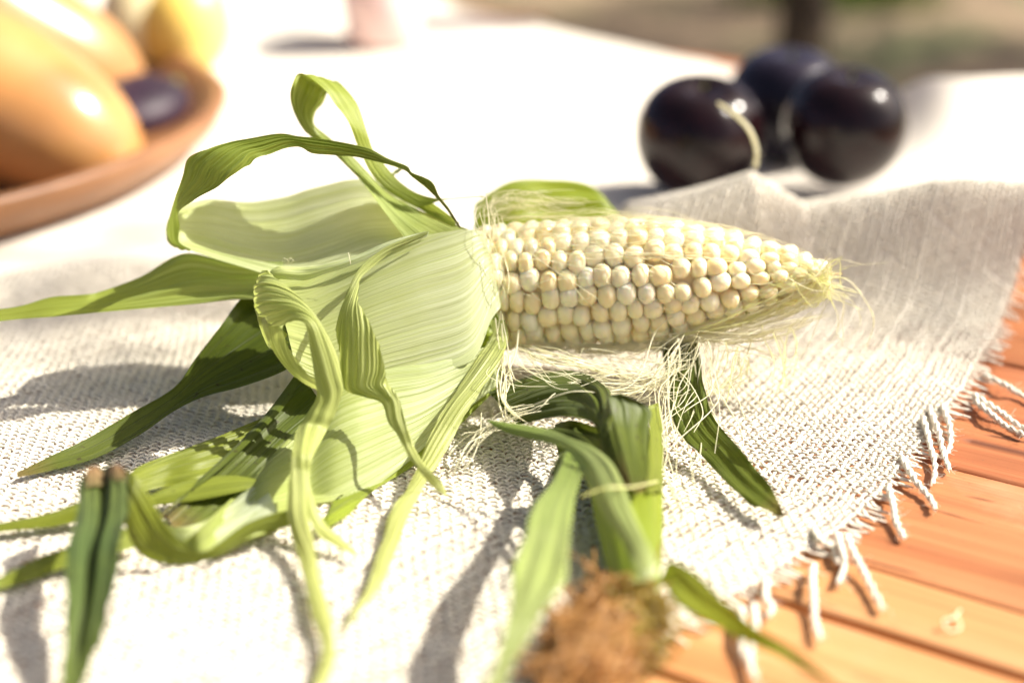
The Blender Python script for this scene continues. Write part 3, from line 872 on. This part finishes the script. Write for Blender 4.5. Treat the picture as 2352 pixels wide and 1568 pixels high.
def kernel_matrix(tt, rr, ang, out, size, wide):
    slope = (float(rad(min(tt + .02, 1))) - float(rad(max(tt - .02, 0)))) / (0.04 * LEN)
    z = out - AX * slope * 0.8
    z = z + rng.normal(0, 0.07, 3); z /= np.linalg.norm(z)
    y = np.cross(z, AX); y /= np.linalg.norm(y)
    x = np.cross(y, z)
    c = axp(tt) + out * (rr - 0.42 + rng.normal(0, 0.035))
    rl = 0.50 if rr > 1 else 0.42
    m = np.eye(4)
    m[:3, 0] = x * size * 1.17; m[:3, 1] = y * wide * 1.22; m[:3, 2] = z * rl
    m[:3, 3] = c
    return m


kern = [(kk, kernel_matrix(*kk)) for kk in kern]
kern.sort(key=lambda q: -(q[0][3] @ (-FWD + 0.25 * UP)))
base_co = np.zeros((len(KM[0].vertices), 3), np.float32)
KM[0].vertices.foreach_get('co', base_co.ravel())
base_co = np.array([v.co for v in KM[0].vertices])
restV = []
for i, (kk, m) in enumerate(kern):
    if i < 298:
        o = bpy.data.objects.new('kernel', KM[i % 6])
        COL.objects.link(o)
        o.parent = ear
        mm = m.copy()
        mm[:3, 3] = (mm[:3, 3] - ORIGIN[ear.name]) / 100
        mm[:3, :3] /= 100
        o.matrix_basis = Matrix(mm.tolist())
    else:
        restV.append(base_co @ m[:3, :3].T + m[:3, 3])
if restV:
    kf = gridfaces(16, 11, True)
    n0 = len(base_co)
    tag(mk('hidden_kernels', np.concatenate(restV), (kf[None] + (np.arange(len(restV)) * n0)[:, None, None]).reshape(-1, 4), M['kernel'], ear), kind='stuff')

# ------------------------------------------------------------------ corn silk
SILK = []


def silk(ctrl, n, mat, jx=10, jy=10, jd=0.4, curl=0.10, r=0.024, cut=0.35, end=1.0):
    """n strands that follow the control points (px, py, v) with scatter; each is cut short at random"""
    for _ in range(n):
        k_ = len(ctrl)
        g = rng.normal(0, 1, 3)
        P = np.array([pt(px + (g[0] * .6 + rng.normal() * .6) * jx * (1 if i else .7), py + (g[1] * .6 + rng.normal() * .6) * jy * (1 if i else .7), d + (g[2] * .7 + rng.normal() * .4) * jd * (1 if d >= 20 else .12)) for i, (px, py, d) in enumerate(ctrl)])
        N = 30
        Q = catmull(P, N)
        a0 = rng.random() * cut * .6; a1 = 1 - rng.random() * cut
        s = np.linspace(a0, a1, N)
        idx = s * (N - 1)
        Q = np.stack([np.interp(idx, np.arange(N), Q[:, c]) for c in range(3)], 1)
        L = np.linalg.norm(Q[-1] - Q[0]) + 1
        for fr in (0.5, 1.1):
            Q += curl / (1 + fr) * np.sin(np.linspace(0, 1, N)[:, None] * L * fr * rng.uniform(.7, 1.3) + rng.random(3) * 6.3) * rng.normal(0, 1, 3)
        Q[:, 2] = np.maximum(Q[:, 2], hcloth(Q[:, 0], Q[:, 1]) + 0.24)
        # keep clear of the cob
        rel = Q - Q0
        ta = np.clip(rel @ AX / LEN, 0, 1)
        rv = rel - np.outer(rel @ AX, AX)
        dist = np.linalg.norm(rv, axis=1) + 1e-6
        need = rad(ta) + 0.02
        inside = (dist < need) & (rel @ AX > 0) & (rel @ AX < LEN)
        Q = np.where(inside[:, None], Q0 + np.outer(rel @ AX, AX) + rv / dist[:, None] * need[:, None], Q)
        SILK.append((Q, r * rng.uniform(.6, 1.05), mat))


def on_cob(px0, px1, a0, a1, h=0.05):
    """control points lying along the cob surface from (t0, angle a0) to (t1, a1); angle 0 faces the camera, 90 is the top"""
    out = []
    for q in np.linspace(0, 1, 6):
        tt = ((px0 + (px1 - px0) * q) - 1080) / 855
        a = R(a0 + (a1 - a0) * q)
        p = axp(tt) + (rad(tt) + h) * (math.cos(a) * SIDE + math.sin(a) * TOP)
        x, y = project(p)
        out.append((x, y, p[1]))
    return out


for _ in range(95):      # thin veil along the upper flank
    x0 = rng.uniform(1090, 1500); L = rng.uniform(150, 420)
    a = rng.uniform(38, 120)
    silk(on_cob(x0, min(x0 + L, 1925), a, a + rng.normal(0, 16), rng.uniform(0.02, 0.28)), 1, 'silk', 6, 6, .15, 0.13, 0.016)
for _ in range(26):       # stray strands across the face
    x0 = rng.uniform(1130, 1750); L = rng.uniform(60, 260)
    a = rng.uniform(-20, 70)
    silk(on_cob(x0, min(x0 + L, 1925), a, a + rng.normal(-15, 30), 0.05), 1, 'silk', 8, 8, .1, 0.16, 0.016)
for _ in range(75):      # dense sheaf on the lower flank, running out to the tip
    x0 = rng.uniform(1420, 1740); x1 = rng.uniform(1840, 1965)
    a0 = rng.uniform(-80, -34); a1 = rng.uniform(-75, 20)
    silk(on_cob(x0, x1, a0, a1, rng.uniform(0.03, 0.35)), 1, 'silkgreen' if rng.random() < .6 else 'silk', 9, 9, .3, 0.12, 0.017, 0.3)
for _ in range(80):      # wavy strands along the belly
    x0 = rng.uniform(1130, 1500); L = rng.uniform(160, 420)
    a0 = rng.uniform(-95, -42)
    silk(on_cob(x0, x0 + L, a0, a0 + rng.normal(0, 9), rng.uniform(0.02, 0.35)), 1, 'silk', 8, 6, .2, 0.14, 0.022)
for _ in range(85):      # tuft at the tip
    x0 = rng.uniform(1720, 1890)
    y1 = rng.uniform(575, 715)
    silk([(x0, rng.uniform(600, 700), 51.6), ((x0 + 1920) / 2, rng.uniform(600, 700), 51.4), (1900, (y1 + 640) / 2, 51.5), (rng.uniform(1910, 1985), y1, 51.5)], 1, 'silkgreen' if rng.random() < .6 else 'silk', 8, 8, .5, .14, .018, .45)
silk([(1900, 630, 51.5), (1950, 640, 51.3), (1985, 680, 51.2), (2004, 730, 51.2), (1995, 780, 51.2), (1980, 798, 51.2)], 2, 'silk', 6, 8, .3, .06, .02, .1)
silk([(1890, 640, 51.5), (1935, 650, 51.3), (1960, 690, 51.2), (1958, 740, 51.2), (1945, 780, 51.2), (1925, 800, 51.2)], 4, 'silk', 26, 16, .5, .14, .016, .3)
silk([(1880, 600, 51.5), (1930, 595, 51.5), (1985, 606, 51.5), (2046, 604, 51.5)], 1, 'silk', 3, 3, .1, .04, .017, .05)
silk([(1905, 690, 51), (1885, 730, 50.8), (1860, 790, 50.6), (1835, 840, 50.4), (1820, 870, 50.3), (1787, 890, 50.2)], 1, 'silk', 3, 3, .1, .04, .022, .02)
silk([(1610, 780, 51), (1680, 800, 50.6), (1740, 812, 50.4), (1800, 832, 50.2), (1868, 850, 50.2)], 3, 'silk', 6, 6, .2, .06, .024, .1)
silk([(1580, 770, 51.2), (1680, 772, 50.8), (1790, 752, 50.6), (1890, 715, 50.8)], 30, 'silk', 24, 14, .4, .08, .02, .3)
# tangle under the cob
silk([(1620, 770, 51.3), (1585, 820, 50.4), (1530, 862, 49.4), (1420, 890, 48), (1300, 880, 47.5), (1210, 850, 47.8), (1160, 820, 48.5)], 28, 'silk', 40, 28, 1.3, .34, .017, .55)
silk([(1560, 770, 51.3), (1545, 830, 50), (1490, 885, 48.4), (1390, 905, 47), (1290, 905, 46.6), (1220, 940, 46), (1170, 965, 45.8), (1230, 975, 45.4)], 16, 'silk', 30, 22, 1.1, .3, .021, .5)
silk([(1190, 790, 51), (1240, 815, 49.6), (1310, 835, 49), (1390, 850, 48.8), (1480, 880, 48.4)], 12, 'silk', 22, 12, .5, .14, .028, .35)
silk([(1170, 770, 51), (1155, 820, 49.6), (1150, 880, 48), (1165, 930, 46.6), (1200, 960, 45.6), (1255, 930, 45.6)], 9, 'silk', 12, 12, .5, .14, .028, .4)
silk([(1150, 720, 50.4), (1145, 780, 50), (1160, 850, 49), (1200, 900, 47.4)], 7, 'silk', 12, 12, .4, .12, .024, .3)
silk([(1340, 800, 51), (1380, 840, 50), (1480, 860, 49), (1560, 850, 49), (1640, 800, 50)], 18, 'silk', 50, 26, 1.0, .3, .016, .5)
silk([(1290, 930, 46.5), (1180, 960, 46), (1120, 985, 45.6), (1080, 1020, 45), (1040, 1080, 44)], 12, 'silk', 14, 10, .3, .10, .02, .4)
silk([(1110, 950, 46), (1106, 985, 45.6), (1100, 1020, 45), (1075, 1070, 44), (1030, 1105, 43.4)], 1, 'silk', 3, 3, .1, .06, .022, .05)
# strands hanging on the right
silk([(1600, 770, 51.2), (1590, 830, 50), (1610, 900, 48.6), (1650, 960, 47), (1640, 1040, 45.2), (1655, 1100, 44)], 14, 'silk', 34, 22, .8, .22, .019, .5)
silk([(1560, 760, 51.2), (1540, 840, 49.6), (1525, 930, 47.2), (1520, 1020, 45), (1530, 1090, 43.8), (1575, 1190, .7)], 11, 'silk', 26, 20, .8, .2, .019, .5)
silk([(1640, 770, 51), (1625, 850, 49.6), (1600, 930, 48), (1540, 1000, 46), (1520, 1040, 45)], 12, 'silk', 28, 18, .8, .2, .019, .5)
silk([(1700, 790, 50.6), (1690, 850, 50), (1650, 900, 49.4), (1620, 930, 48.6)], 14, 'silkgreen', 30, 16, .8, .16, .02, .4)
silk([(1780, 740, 51), (1800, 800, 50.4), (1790, 870, 50), (1760, 930, 49.4)], 8, 'silkgreen', 34, 16, 1.4, .14, .02, .4)
# collar of the husk
silk([(1115, 470, 53), (1125, 540, 51.6), (1140, 620, 50.8), (1150, 700, 50.4)], 17, 'silk', 20, 30, .5, .16, .015, .5)
silk([(1110, 500, 54), (1140, 470, 54.4), (1200, 462, 54.6), (1290, 470, 54.6), (1380, 478, 54.5)], 36, 'silk', 34, 16, .7, .2, .013, .5)
silk([(655, 612, 49.9), (668, 600, 49.8), (664, 594, 49.8), (655, 602, 49.8)], 3, 'silk', 6, 4, .1, .06, .012, .1)
silk([(800, 580, 49.8), (803, 592, 49.7), (805, 606, 49.6)], 1, 'silk', 1, 1, .05, .01, .02, .02)

SILK.sort(key=lambda q: -q[1] * np.linalg.norm(np.diff(q[0], axis=0), axis=1).sum())
rest = {}
for i, (Q, r_, mt) in enumerate(SILK):
    tp = np.ones(len(Q)); tp[-3:] = (.8, .6, .3)
    if i < 290:
        V, uv, F = tubes(Q[None], (r_ * 1.15 * tp)[None], (r_ * .8 * tp)[None], 5)
        mk('silk_strand', V, F, M[mt], ear, uv.reshape(-1, 2))
    else:
        rest.setdefault(mt, []).append((Q, r_ * tp))
for mt, l_ in rest.items():
    P = np.array([q for q, _ in l_]); rr = np.array([q for _, q in l_])
    V, uv, F = tubes(P, rr * 1.15, rr * .8, 4)
    VV, FF = join_tubes(V, F)
    tag(mk('silk_tuft', VV, FF, M[mt], ear, uv.reshape(-1, 2)), kind='stuff')

# ------------------------------------------------------------------ small unpeeled ear pointing at the camera
small = thing('small_corn_ear', pt(1440, 1330, 0.2), 'small unpeeled corn ear in green husk with brown dried silk at its tip', 'corn')
G = lambda st, mat, **kw: ribbon(small, st, M[mat], **kw)
S0, S1 = pt(1428, 1000, 1.4), pt(1464, 1362, 1.25)
ax = S1 - S0; sl_ = np.linalg.norm(ax); ax /= sl_
sx = np.cross(ax, (0, 0, 1)); sx /= np.linalg.norm(sx); sz = np.cross(sx, ax)
t = np.linspace(0, 1, 50); ph = np.arange(60) / 60 * 2 * math.pi
rs = np.interp(t, [0, .15, .35, .6, .8, .93, .97, 1], [0.95, 1.16, 1.2, 1.06, .86, .70, .64, .54])
ribs = 1 + 0.035 * np.sin(ph * 9 + 1)[None] + 0.02 * np.sin(ph * 21)[None] + 0.03 * np.sin(ph * 3 + t[:, None] * 4)
V = (S0 + ax * sl_ * t[:, None])[:, None] + (rs[:, None] * ribs)[..., None] * (np.cos(ph)[:, None] * sx + np.sin(ph)[:, None] * sz)
U, Vv = np.meshgrid(np.arange(60) / 60 * 7, t)
mk('husk_body', V, gridfaces(60, 50, True), M['lime'], small, np.stack((U, Vv), -1).reshape(-1, 2))
# pale cut rim of the husk
t2 = np.linspace(0, 1, 8)
rr2 = 0.60 - 0.10 * t2
V = (S1 + ax * (-0.1 + 0.28 * t2)[:, None])[:, None] + (rr2[:, None] * (1 + .06 * np.sin(ph * 7) + .03 * np.sin(ph * 17))[None])[..., None] * (np.cos(ph)[:, None] * sx + np.sin(ph)[:, None] * sz)
mk('husk_rim', V, gridfaces(60, 8, True), M['yellow'], small, np.stack(np.meshgrid(np.arange(60) / 60, t2), -1).reshape(-1, 2))
# folded dark leaf with a keel
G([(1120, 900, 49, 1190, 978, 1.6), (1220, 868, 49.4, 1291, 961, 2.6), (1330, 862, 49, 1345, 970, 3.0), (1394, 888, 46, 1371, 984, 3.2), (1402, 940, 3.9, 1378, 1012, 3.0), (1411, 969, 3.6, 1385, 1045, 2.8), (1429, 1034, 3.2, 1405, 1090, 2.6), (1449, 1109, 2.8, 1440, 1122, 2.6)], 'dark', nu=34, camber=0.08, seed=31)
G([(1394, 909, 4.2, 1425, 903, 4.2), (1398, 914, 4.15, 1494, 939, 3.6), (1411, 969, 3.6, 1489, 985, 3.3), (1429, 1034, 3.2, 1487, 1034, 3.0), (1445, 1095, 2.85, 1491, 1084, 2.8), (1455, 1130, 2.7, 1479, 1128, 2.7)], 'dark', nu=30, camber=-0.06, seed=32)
G([(1488, 932, 2.8, 1510, 925, 2.6), (1492, 950, 2.7, 1518, 945, 2.2), (1492, 1000, 2.6, 1520, 1000, 2.0), (1490, 1070, 2.5, 1520, 1060, 1.9), (1485, 1135, 2.4, 1520, 1130, 1.8)], 'green', camber=0.1, ruffle=.02, seed=33)
# long leaf bending over the ear
G([(1118, 964, 2.8, 1119, 967, 2.8), (1166, 970, 2.9, 1160, 992, 2.7), (1254, 984, 3.1, 1238, 1013, 2.8), (1304, 1003, 3.3, 1290, 1027, 3.0), (1366, 1029, 3.4, 1320, 1056, 2.95), (1405, 1062, 3.4, 1340, 1090, 2.8), (1428, 1105, 3.3, 1361, 1136, 2.75), (1452, 1170, 3.1, 1390, 1187, 2.7), (1480, 1232, 2.95, 1428, 1242, 2.65), (1508, 1290, 2.6, 1458, 1302, 2.5), (1512, 1325, 2.35, 1472, 1335, 2.3)], 'flag', nu=34, camber=0.10, vf=-.05, fold=.02, pleat=.008, seed=34, flip=False)
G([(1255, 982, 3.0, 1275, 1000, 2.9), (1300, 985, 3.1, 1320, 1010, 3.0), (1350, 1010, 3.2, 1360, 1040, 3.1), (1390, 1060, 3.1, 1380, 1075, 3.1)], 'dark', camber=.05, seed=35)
G([(1275, 975, 46.5, 1285, 1050, 1.0), (1310, 965, 45.6, 1320, 1068, 1.2), (1350, 975, 44.8, 1352, 1085, 1.6), (1400, 992, 2.9, 1400, 1100, 2.2)], 'dark', camber=.05, seed=40)  # dark leaf added between the blades to block light and fill the gap
# pale blade falling to the left
G([(1300, 1035, 2.5, 1335, 1050, 2.5), (1275, 1090, 2.9, 1337, 1085, 2.9), (1222, 1166, 3.2, 1318, 1155, 3.3), (1201, 1239, 3.3, 1306, 1262, 3.5), (1178, 1312, 3.3, 1296, 1335, 3.4), (1170, 1402, 3.0, 1243, 1412, 3.1), (1149, 1480, 2.7, 1206, 1480, 2.8), (1122, 1568, 2.4, 1159, 1568, 2.5), (1095, 1650, 2.1, 1118, 1650, 2.1)], 'flag', nu=34, camber=.05, vf=.05, ruffle=.03, fold=.03, seed=36)
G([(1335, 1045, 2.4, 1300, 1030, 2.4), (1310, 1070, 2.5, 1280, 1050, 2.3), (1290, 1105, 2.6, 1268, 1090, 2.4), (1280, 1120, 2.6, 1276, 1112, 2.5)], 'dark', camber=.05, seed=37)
# blade to the right, over the wood
G([(1520, 1322, 1.7, 1512, 1350, 1.5), (1540, 1288, 2.2, 1528, 1345, 1.8), (1600, 1318, 2.4, 1560, 1390, 1.9), (1662, 1378, 2.4, 1636, 1433, 2.0), (1736, 1438, 2.3, 1715, 1475, 1.9), (1809, 1482, 2.0, 1783, 1503, 1.8), (1860, 1520, 1.8, 1838, 1535, 1.6), (1925, 1575, 1.6, 1920, 1580, 1.5)], 'lime', nu=30, camber=.06, vf=.14, fold=.02, seed=38)
# dark blade at the back right
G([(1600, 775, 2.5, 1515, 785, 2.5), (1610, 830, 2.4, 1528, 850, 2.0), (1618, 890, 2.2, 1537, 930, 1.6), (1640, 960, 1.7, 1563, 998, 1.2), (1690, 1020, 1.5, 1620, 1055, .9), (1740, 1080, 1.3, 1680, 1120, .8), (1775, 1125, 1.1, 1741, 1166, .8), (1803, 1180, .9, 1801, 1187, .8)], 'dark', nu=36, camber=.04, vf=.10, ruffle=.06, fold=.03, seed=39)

# dried silk at its tip
n = 1000
clumps = [((lambda yy: pt(rng.normal(1362 - (yy - 1400) * .28, 30 + (yy - 1350) * .09), yy, rng.uniform(.45, 1.6)))(rng.uniform(1365, 1640)), 'silkbrown') for _ in range(40)] + [(pt(rng.normal(1478, 20), rng.normal(1440, 48), rng.uniform(.5, 1.7)), 'silkolive') for _ in range(12)]
Qs, rs_ = [], []
mats = []
tgt0 = S1 + ax * 0.1
for _ in range(n):
    cl, mt = clumps[int(rng.integers(0, len(clumps)))]
    e = cl + rng.normal(0, .30, 3)
    a = tgt0 + sx * rng.normal(0, .25) + sz * rng.normal(0, .25)
    m1 = a * .55 + e * .45 + rng.normal(0, .35, 3); m2 = a * .2 + e * .8 + rng.normal(0, .35, 3)
    e2 = e + rng.normal(0, .5, 3)
    Q = catmull(np.array([a, m1, m2, e, e2]), 18)
    i0 = int(rng.integers(3, 10)) if mt == 'silkbrown' else 0
    Q = np.stack([np.interp(np.linspace(i0, 17, 18), np.arange(18), Q[:, c]) for c in range(3)], 1)
    Q[:, 2] = np.clip(Q[:, 2], 0.35, 3.0)
    Qs.append(Q); rs_.append(np.full(18, rng.uniform(.016, .036))); mats.append(mt)
for mt in ('silkbrown', 'silkolive'):
    ix = [i for i in range(n) if mats[i] == mt]
    V, uv, F = tubes(np.array([Qs[i] for i in ix]), np.array([rs_[i] for i in ix]), np.array([rs_[i] for i in ix]), 4)
    VV, FF = join_tubes(V, F)
    tag(mk('dried_silk', VV, FF, M[mt], small, uv.reshape(-1, 2)), kind='stuff')
# a thin ring of fibre across the ear
P = catmull(np.array([pt(1335, 1140, 2.5), pt(1390, 1120, 3.5), pt(1450, 1118, 3.1), pt(1510, 1105, 2.4)]), 24)
r = np.full((1, 24), .035)
V, uv, F = tubes(P[None], r, r, 6)
mk('silk_strand', V, F, M['silkgreen'], small, uv.reshape(-1, 2))

# a curl of dry silk fallen on the bare wood
cp_ = pt(2185, 1425, 0.1)
curl = thing('dry_silk_curl', cp_, 'tiny pale curl of dry silk lying on the bare orange wood', 'fibre')
P = catmull(np.array([pt(2198, 1412, .15), pt(2206, 1440, .12), pt(2180, 1448, .12), pt(2168, 1425, .3), pt(2190, 1418, .3), pt(2205, 1400, .15)]), 30)
r = np.full((1, 30), .035)
V, uv, F = tubes(P[None], r, r, 6)
mk('fibre', V, F, M['silk'], curl, uv.reshape(-1, 2))

# ------------------------------------------------------------------ fruit and tray in the background
def plum(px, py, y, r, label, mat, dimple=0.0, turn=0.0):
    c = pt(px, py, y)
    t_ = thing('plum', (c[0], c[1], c[2] - r), label, 'plum', 'dark plums on the cloth')

    def fn(D, T, Ph):
        g = np.exp(-((Ph - math.pi * 1.5 - turn + math.pi) % (2 * math.pi) - math.pi) ** 2 / 0.02)
        k_ = 1 - 0.035 * g * np.sin(T) - 0.20 * np.exp(-(T / 0.42) ** 2) * (1 if not dimple else 1.5)
        return D * k_[..., None]
    tilt = np.array(Matrix.Rotation(R(14 if dimple else 8), 3, 'X') @ Matrix.Rotation(turn, 3, 'Z'))
    V, F = ellipsoid(c, (r, r, r * 0.98), 48, 32, fn, tilt)
    mk('plum_flesh', V, F, M[mat], t_)
    s0 = c + np.array((0, 0, r * 0.78)) @ tilt.T
    P = np.array([[s0, s0 + np.array((0.05, 0, .18)), s0 + np.array((.12, .05, .32))]])
    V, uv, F = tubes(P, np.full((1, 3), .09), np.full((1, 3), .09), 8)
    mk('stem', V, F, M['stem'], t_, uv.reshape(-1, 2))


plum(1606, 310, 80.5, 3.72, 'dark plum with a dimpled top, leftmost of three, behind a loose pale thread', 'plum', 1, .3)
plum(1806, 236, 88.5, 3.8, 'bluish dark plum standing behind the two others', 'plumblue', 0, .9)
plum(1940, 288, 80.0, 3.55, 'round reddish black plum, rightmost of three, with a bright highlight', 'plum', 0, -.7)

TC = np.array((-50.9, 90.0))
tr = thing('round_tray', (TC[0], TC[1], 0.2), 'shallow round brown wooden tray with vegetables at upper left', 'tray')
V, F = lathe([(0.01, .25), (27, .25), (30.2, .5), (31.5, 1.6), (32.2, 2.9), (31.9, 3.2), (31.2, 3.1), (30.4, 2.4), (29.0, 1.3), (26.5, .9), (0.01, .85)], (TC[0], TC[1], 0), 96)
mk('tray_body', V, F, M['tray'], tr)


def rot_to(ax_):
    ax_ = np.array(ax_, float); ax_ /= np.linalg.norm(ax_)
    s_ = np.cross((0, 0, 1.0), ax_); s_ /= np.linalg.norm(s_)
    return np.stack((ax_, s_, np.cross(ax_, s_)), 1)


def veg(name, label, cat, c, r, axis, mat, fn=None, stem=True):
    t_ = thing(name, (c[0], c[1], c[2] - r[2]), label, cat)
    Rm = rot_to(axis)
    V, F = ellipsoid(c, r, 48, 32, fn, Rm)
    mk('skin', V, F, M[mat], t_)
    if stem:
        e = np.array(c) + Rm[:, 0] * r[0] * .97
        P = np.array([[e - Rm[:, 0] * .3, e + Rm[:, 0] * .5, e + Rm[:, 0] * 1.0 + np.array((0, 0, .2))]])
        V, uv, F = tubes(P, np.full((1, 3), .35), np.full((1, 3), .35), 10)
        mk('stem', V, F, M['stem'], t_, uv.reshape(-1, 2))


def pear(D, T, Ph):
    x = D[..., 0]
    k_ = 1 - 0.22 * np.clip(x, -1, 1) - 0.06 * np.cos(x * 4)
    Q = D.copy()
    Q[..., 1] *= k_; Q[..., 2] *= k_
    return Q


veg('squash', 'large glossy golden tan squash at the front of the tray', 'squash', pt(50, 258, 83.5), (7.9, 5.5, 5.0), (0.80, -0.15, -0.42), 'squash', pear, False)
veg('squash', 'brown squash lying behind the large golden one', 'squash', pt(60, 100, 97), (8.6, 5.6, 5.0), (0.75, .2, -0.45), 'squashbrown', pear, False)
veg('yellow_pepper', 'orange yellow fruit at the back rim of the tray', 'fruit', pt(425, 62, 112), (4.2, 3.4, 3.6), (0.3, .3, 1), 'yellow_skin')
veg('pale_gourd', 'pale yellow gourd left of the orange yellow fruit', 'gourd', pt(318, 45, 112), (4.6, 2.6, 3.0), (0.25, .2, 1), 'cream_skin')
veg('purple_plum', 'dark purple plum lying inside the tray beside the golden squash', 'plum', (-26.4, 95.5, 1.9), (5.0, 4.2, 2.1), (0.4, .8, .1), 'purple')  # plum enlarged and darkened to fill the tray's shaded hollow

cpos = pt(880, 103, 0.3)
cup = thing('pink_cup', cpos, 'blurred pale pink cup standing far back on the white cloth', 'cup')
V, F = lathe([(0.01, 0), (2.9, 0), (3.3, .6), (3.9, 8), (3.7, 8), (3.1, .9), (0.01, .7)], cpos, 40)
mk('cup_body', V, F, M['pink'], cup)

# ------------------------------------------------------------------ tree behind the table
def tree(x, y, hgt, label, seed, crown):
    rg = np.random.default_rng(seed)
    t_ = thing('young_tree', (x, y, -76), label, 'tree')
    k = NT('bark'); n_ = k.noise(k.coords('Object', (1, 1, .25)), 40, 5)
    M['bark'] = k.done(k.bsdf(k.ramp(n_, [(.3, (.03, .022, .015)), (.7, (.10, .075, .05))]), .9, k.bump(n_, 1.0, .02)))
    P = np.array([[(x, y, -80), (x + 1, y, 0), (x - 2, y + 3, 90), (x + 4, y, hgt - 60)]], float)
    P = catmull(P[0], 24)[None]
    r = np.linspace(7.0, 2.5, 24)[None]; r[0, 0] = 10; r[0, 1] = 8.5
    V, uv, F = tubes(P, r, r, 14)
    mk('trunk', V, F, M['bark'], t_, uv.reshape(-1, 2))
    for b in range(7):
        z0 = hgt * (.35 + .08 * b); p0 = np.array((x, y, z0)); a = rg.random() * 6.3
        d = np.array((math.cos(a), math.sin(a), .5)) * rg.uniform(60, 110)
        Q = catmull(np.array([p0, p0 + d * .5 + (0, 0, 8), p0 + d]), 10)[None]
        r = np.linspace(2.2, .6, 10)[None]
        V, uv, F = tubes(Q, r, r, 7)
        mk('limb', V, F, M['bark'], t_, uv.reshape(-1, 2))
    n_ = crown
    c = np.array((x, y, hgt)) + rg.normal(0, 1, (n_, 3)) * np.array((70, 70, 55))
    cl = np.array((x, y, hgt)) + rg.normal(0, 1, (26, 3)) * np.array((85, 85, 60))
    c = cl[rg.integers(0, 26, n_)] + rg.normal(0, 22, (n_, 3))
    a = rg.normal(0, 1, (n_, 3)); a /= np.linalg.norm(a, axis=1)[:, None]
    b = np.cross(a, rg.normal(0, 1, (n_, 3))); b /= np.linalg.norm(b, axis=1)[:, None]
    L = rg.uniform(3, 5.5, n_)[:, None]
    V = np.stack((c - a * L, c + b * L * .45, c + a * L, c - b * L * .45), 1)
    k = NT('tree_leaf'); cc_ = k.mix(k.noise(k.coords('Object'), 6, 2), (.06, .10, .02), (.10, .13, .03))
    M['treeleaf'] = k.done(k.translucent(k.bsdf(cc_, .5), cc_, .4))
    tag(mk('crown', V, np.arange(n_ * 4).reshape(-1, 4), M['treeleaf'], t_, sm=False), kind='stuff')


tree(66, 330, 330, 'young tree with dark trunk standing on the ground behind the table', 5, 3000)
tree(480, 570, 320, 'leafy shade tree off to the right behind the table', 6, 12000)


def branch():
    """unseen tree added for its leaf shade on the left cloth and the fold"""
    rg = np.random.default_rng(9)
    t_ = thing('unseen_shade_tree', (300, 190, -76), 'unseen tree added beside the table to dapple the cloth with shade', 'tree')
    P = catmull(np.array([(300, 190, -80), (301, 190, 60), (296, 192, 190), (300, 196, 330)], float), 20)[None]
    V, uv, F = tubes(P, np.linspace(9, 5, 20)[None], np.linspace(9, 5, 20)[None], 12)
    mk('trunk', V, F, M['bark'], t_, uv.reshape(-1, 2))
    c0 = np.array((-21, 62, 0)) + np.array(sd) / sd[2] * 265  # leaf cluster set sunward of the left cloth to shade it
    P = catmull(np.array([(296, 192, 190), (270, 186, 235), c0 + (30, 10, -4), c0 - (18, 4, 0)], float), 20)[None]
    V, uv, F = tubes(P, np.linspace(3, .6, 20)[None], np.linspace(3, .6, 20)[None], 8)
    mk('limb', V, F, M['bark'], t_, uv.reshape(-1, 2))
    n_ = 900
    c = c0 + rg.normal(0, 1, (n_, 3)) * np.array((14, 10, 6))
    a = rg.normal(0, 1, (n_, 3)); a /= np.linalg.norm(a, axis=1)[:, None]
    b = np.cross(a, rg.normal(0, 1, (n_, 3))); b /= np.linalg.norm(b, axis=1)[:, None]
    L = rg.uniform(.8, 1.6, n_)[:, None]
    V = np.stack((c - a * L, c + b * L * .45, c + a * L, c - b * L * .45), 1)
    c1 = np.array((16.5, 60.0, 0)) + np.array(sd) / sd[2] * 215  # second added cluster, set sunward of the fold to darken its front
    P = catmull(np.array([(296, 192, 190), (265, 150, 215), c1 + (30, 10, 4), c1 - (12, 0, 0)], float), 20)[None]
    Vl, uv, F = tubes(P, np.linspace(2.4, .5, 20)[None], np.linspace(2.4, .5, 20)[None], 8)
    mk('limb', Vl, F, M['bark'], t_, uv.reshape(-1, 2))
    n2 = 110
    c = c1 + rg.normal(0, 1, (n2, 3)) * np.array((6.5, 2.6, 2.2))
    a = rg.normal(0, 1, (n2, 3)); a /= np.linalg.norm(a, axis=1)[:, None]
    b = np.cross(a, rg.normal(0, 1, (n2, 3))); b /= np.linalg.norm(b, axis=1)[:, None]
    L = rg.uniform(.7, 1.4, n2)[:, None]
    V = np.concatenate((V, np.stack((c - a * L, c + b * L * .45, c + a * L, c - b * L * .45), 1)))
    n_ += n2
    tag(mk('shade_foliage', V, np.arange(n_ * 4).reshape(-1, 4), M['treeleaf'], t_, sm=False), kind='stuff')


branch()
print('tris ~', sum(len(o.data.polygons) * 2 for o in S.objects if o.type == 'MESH'))
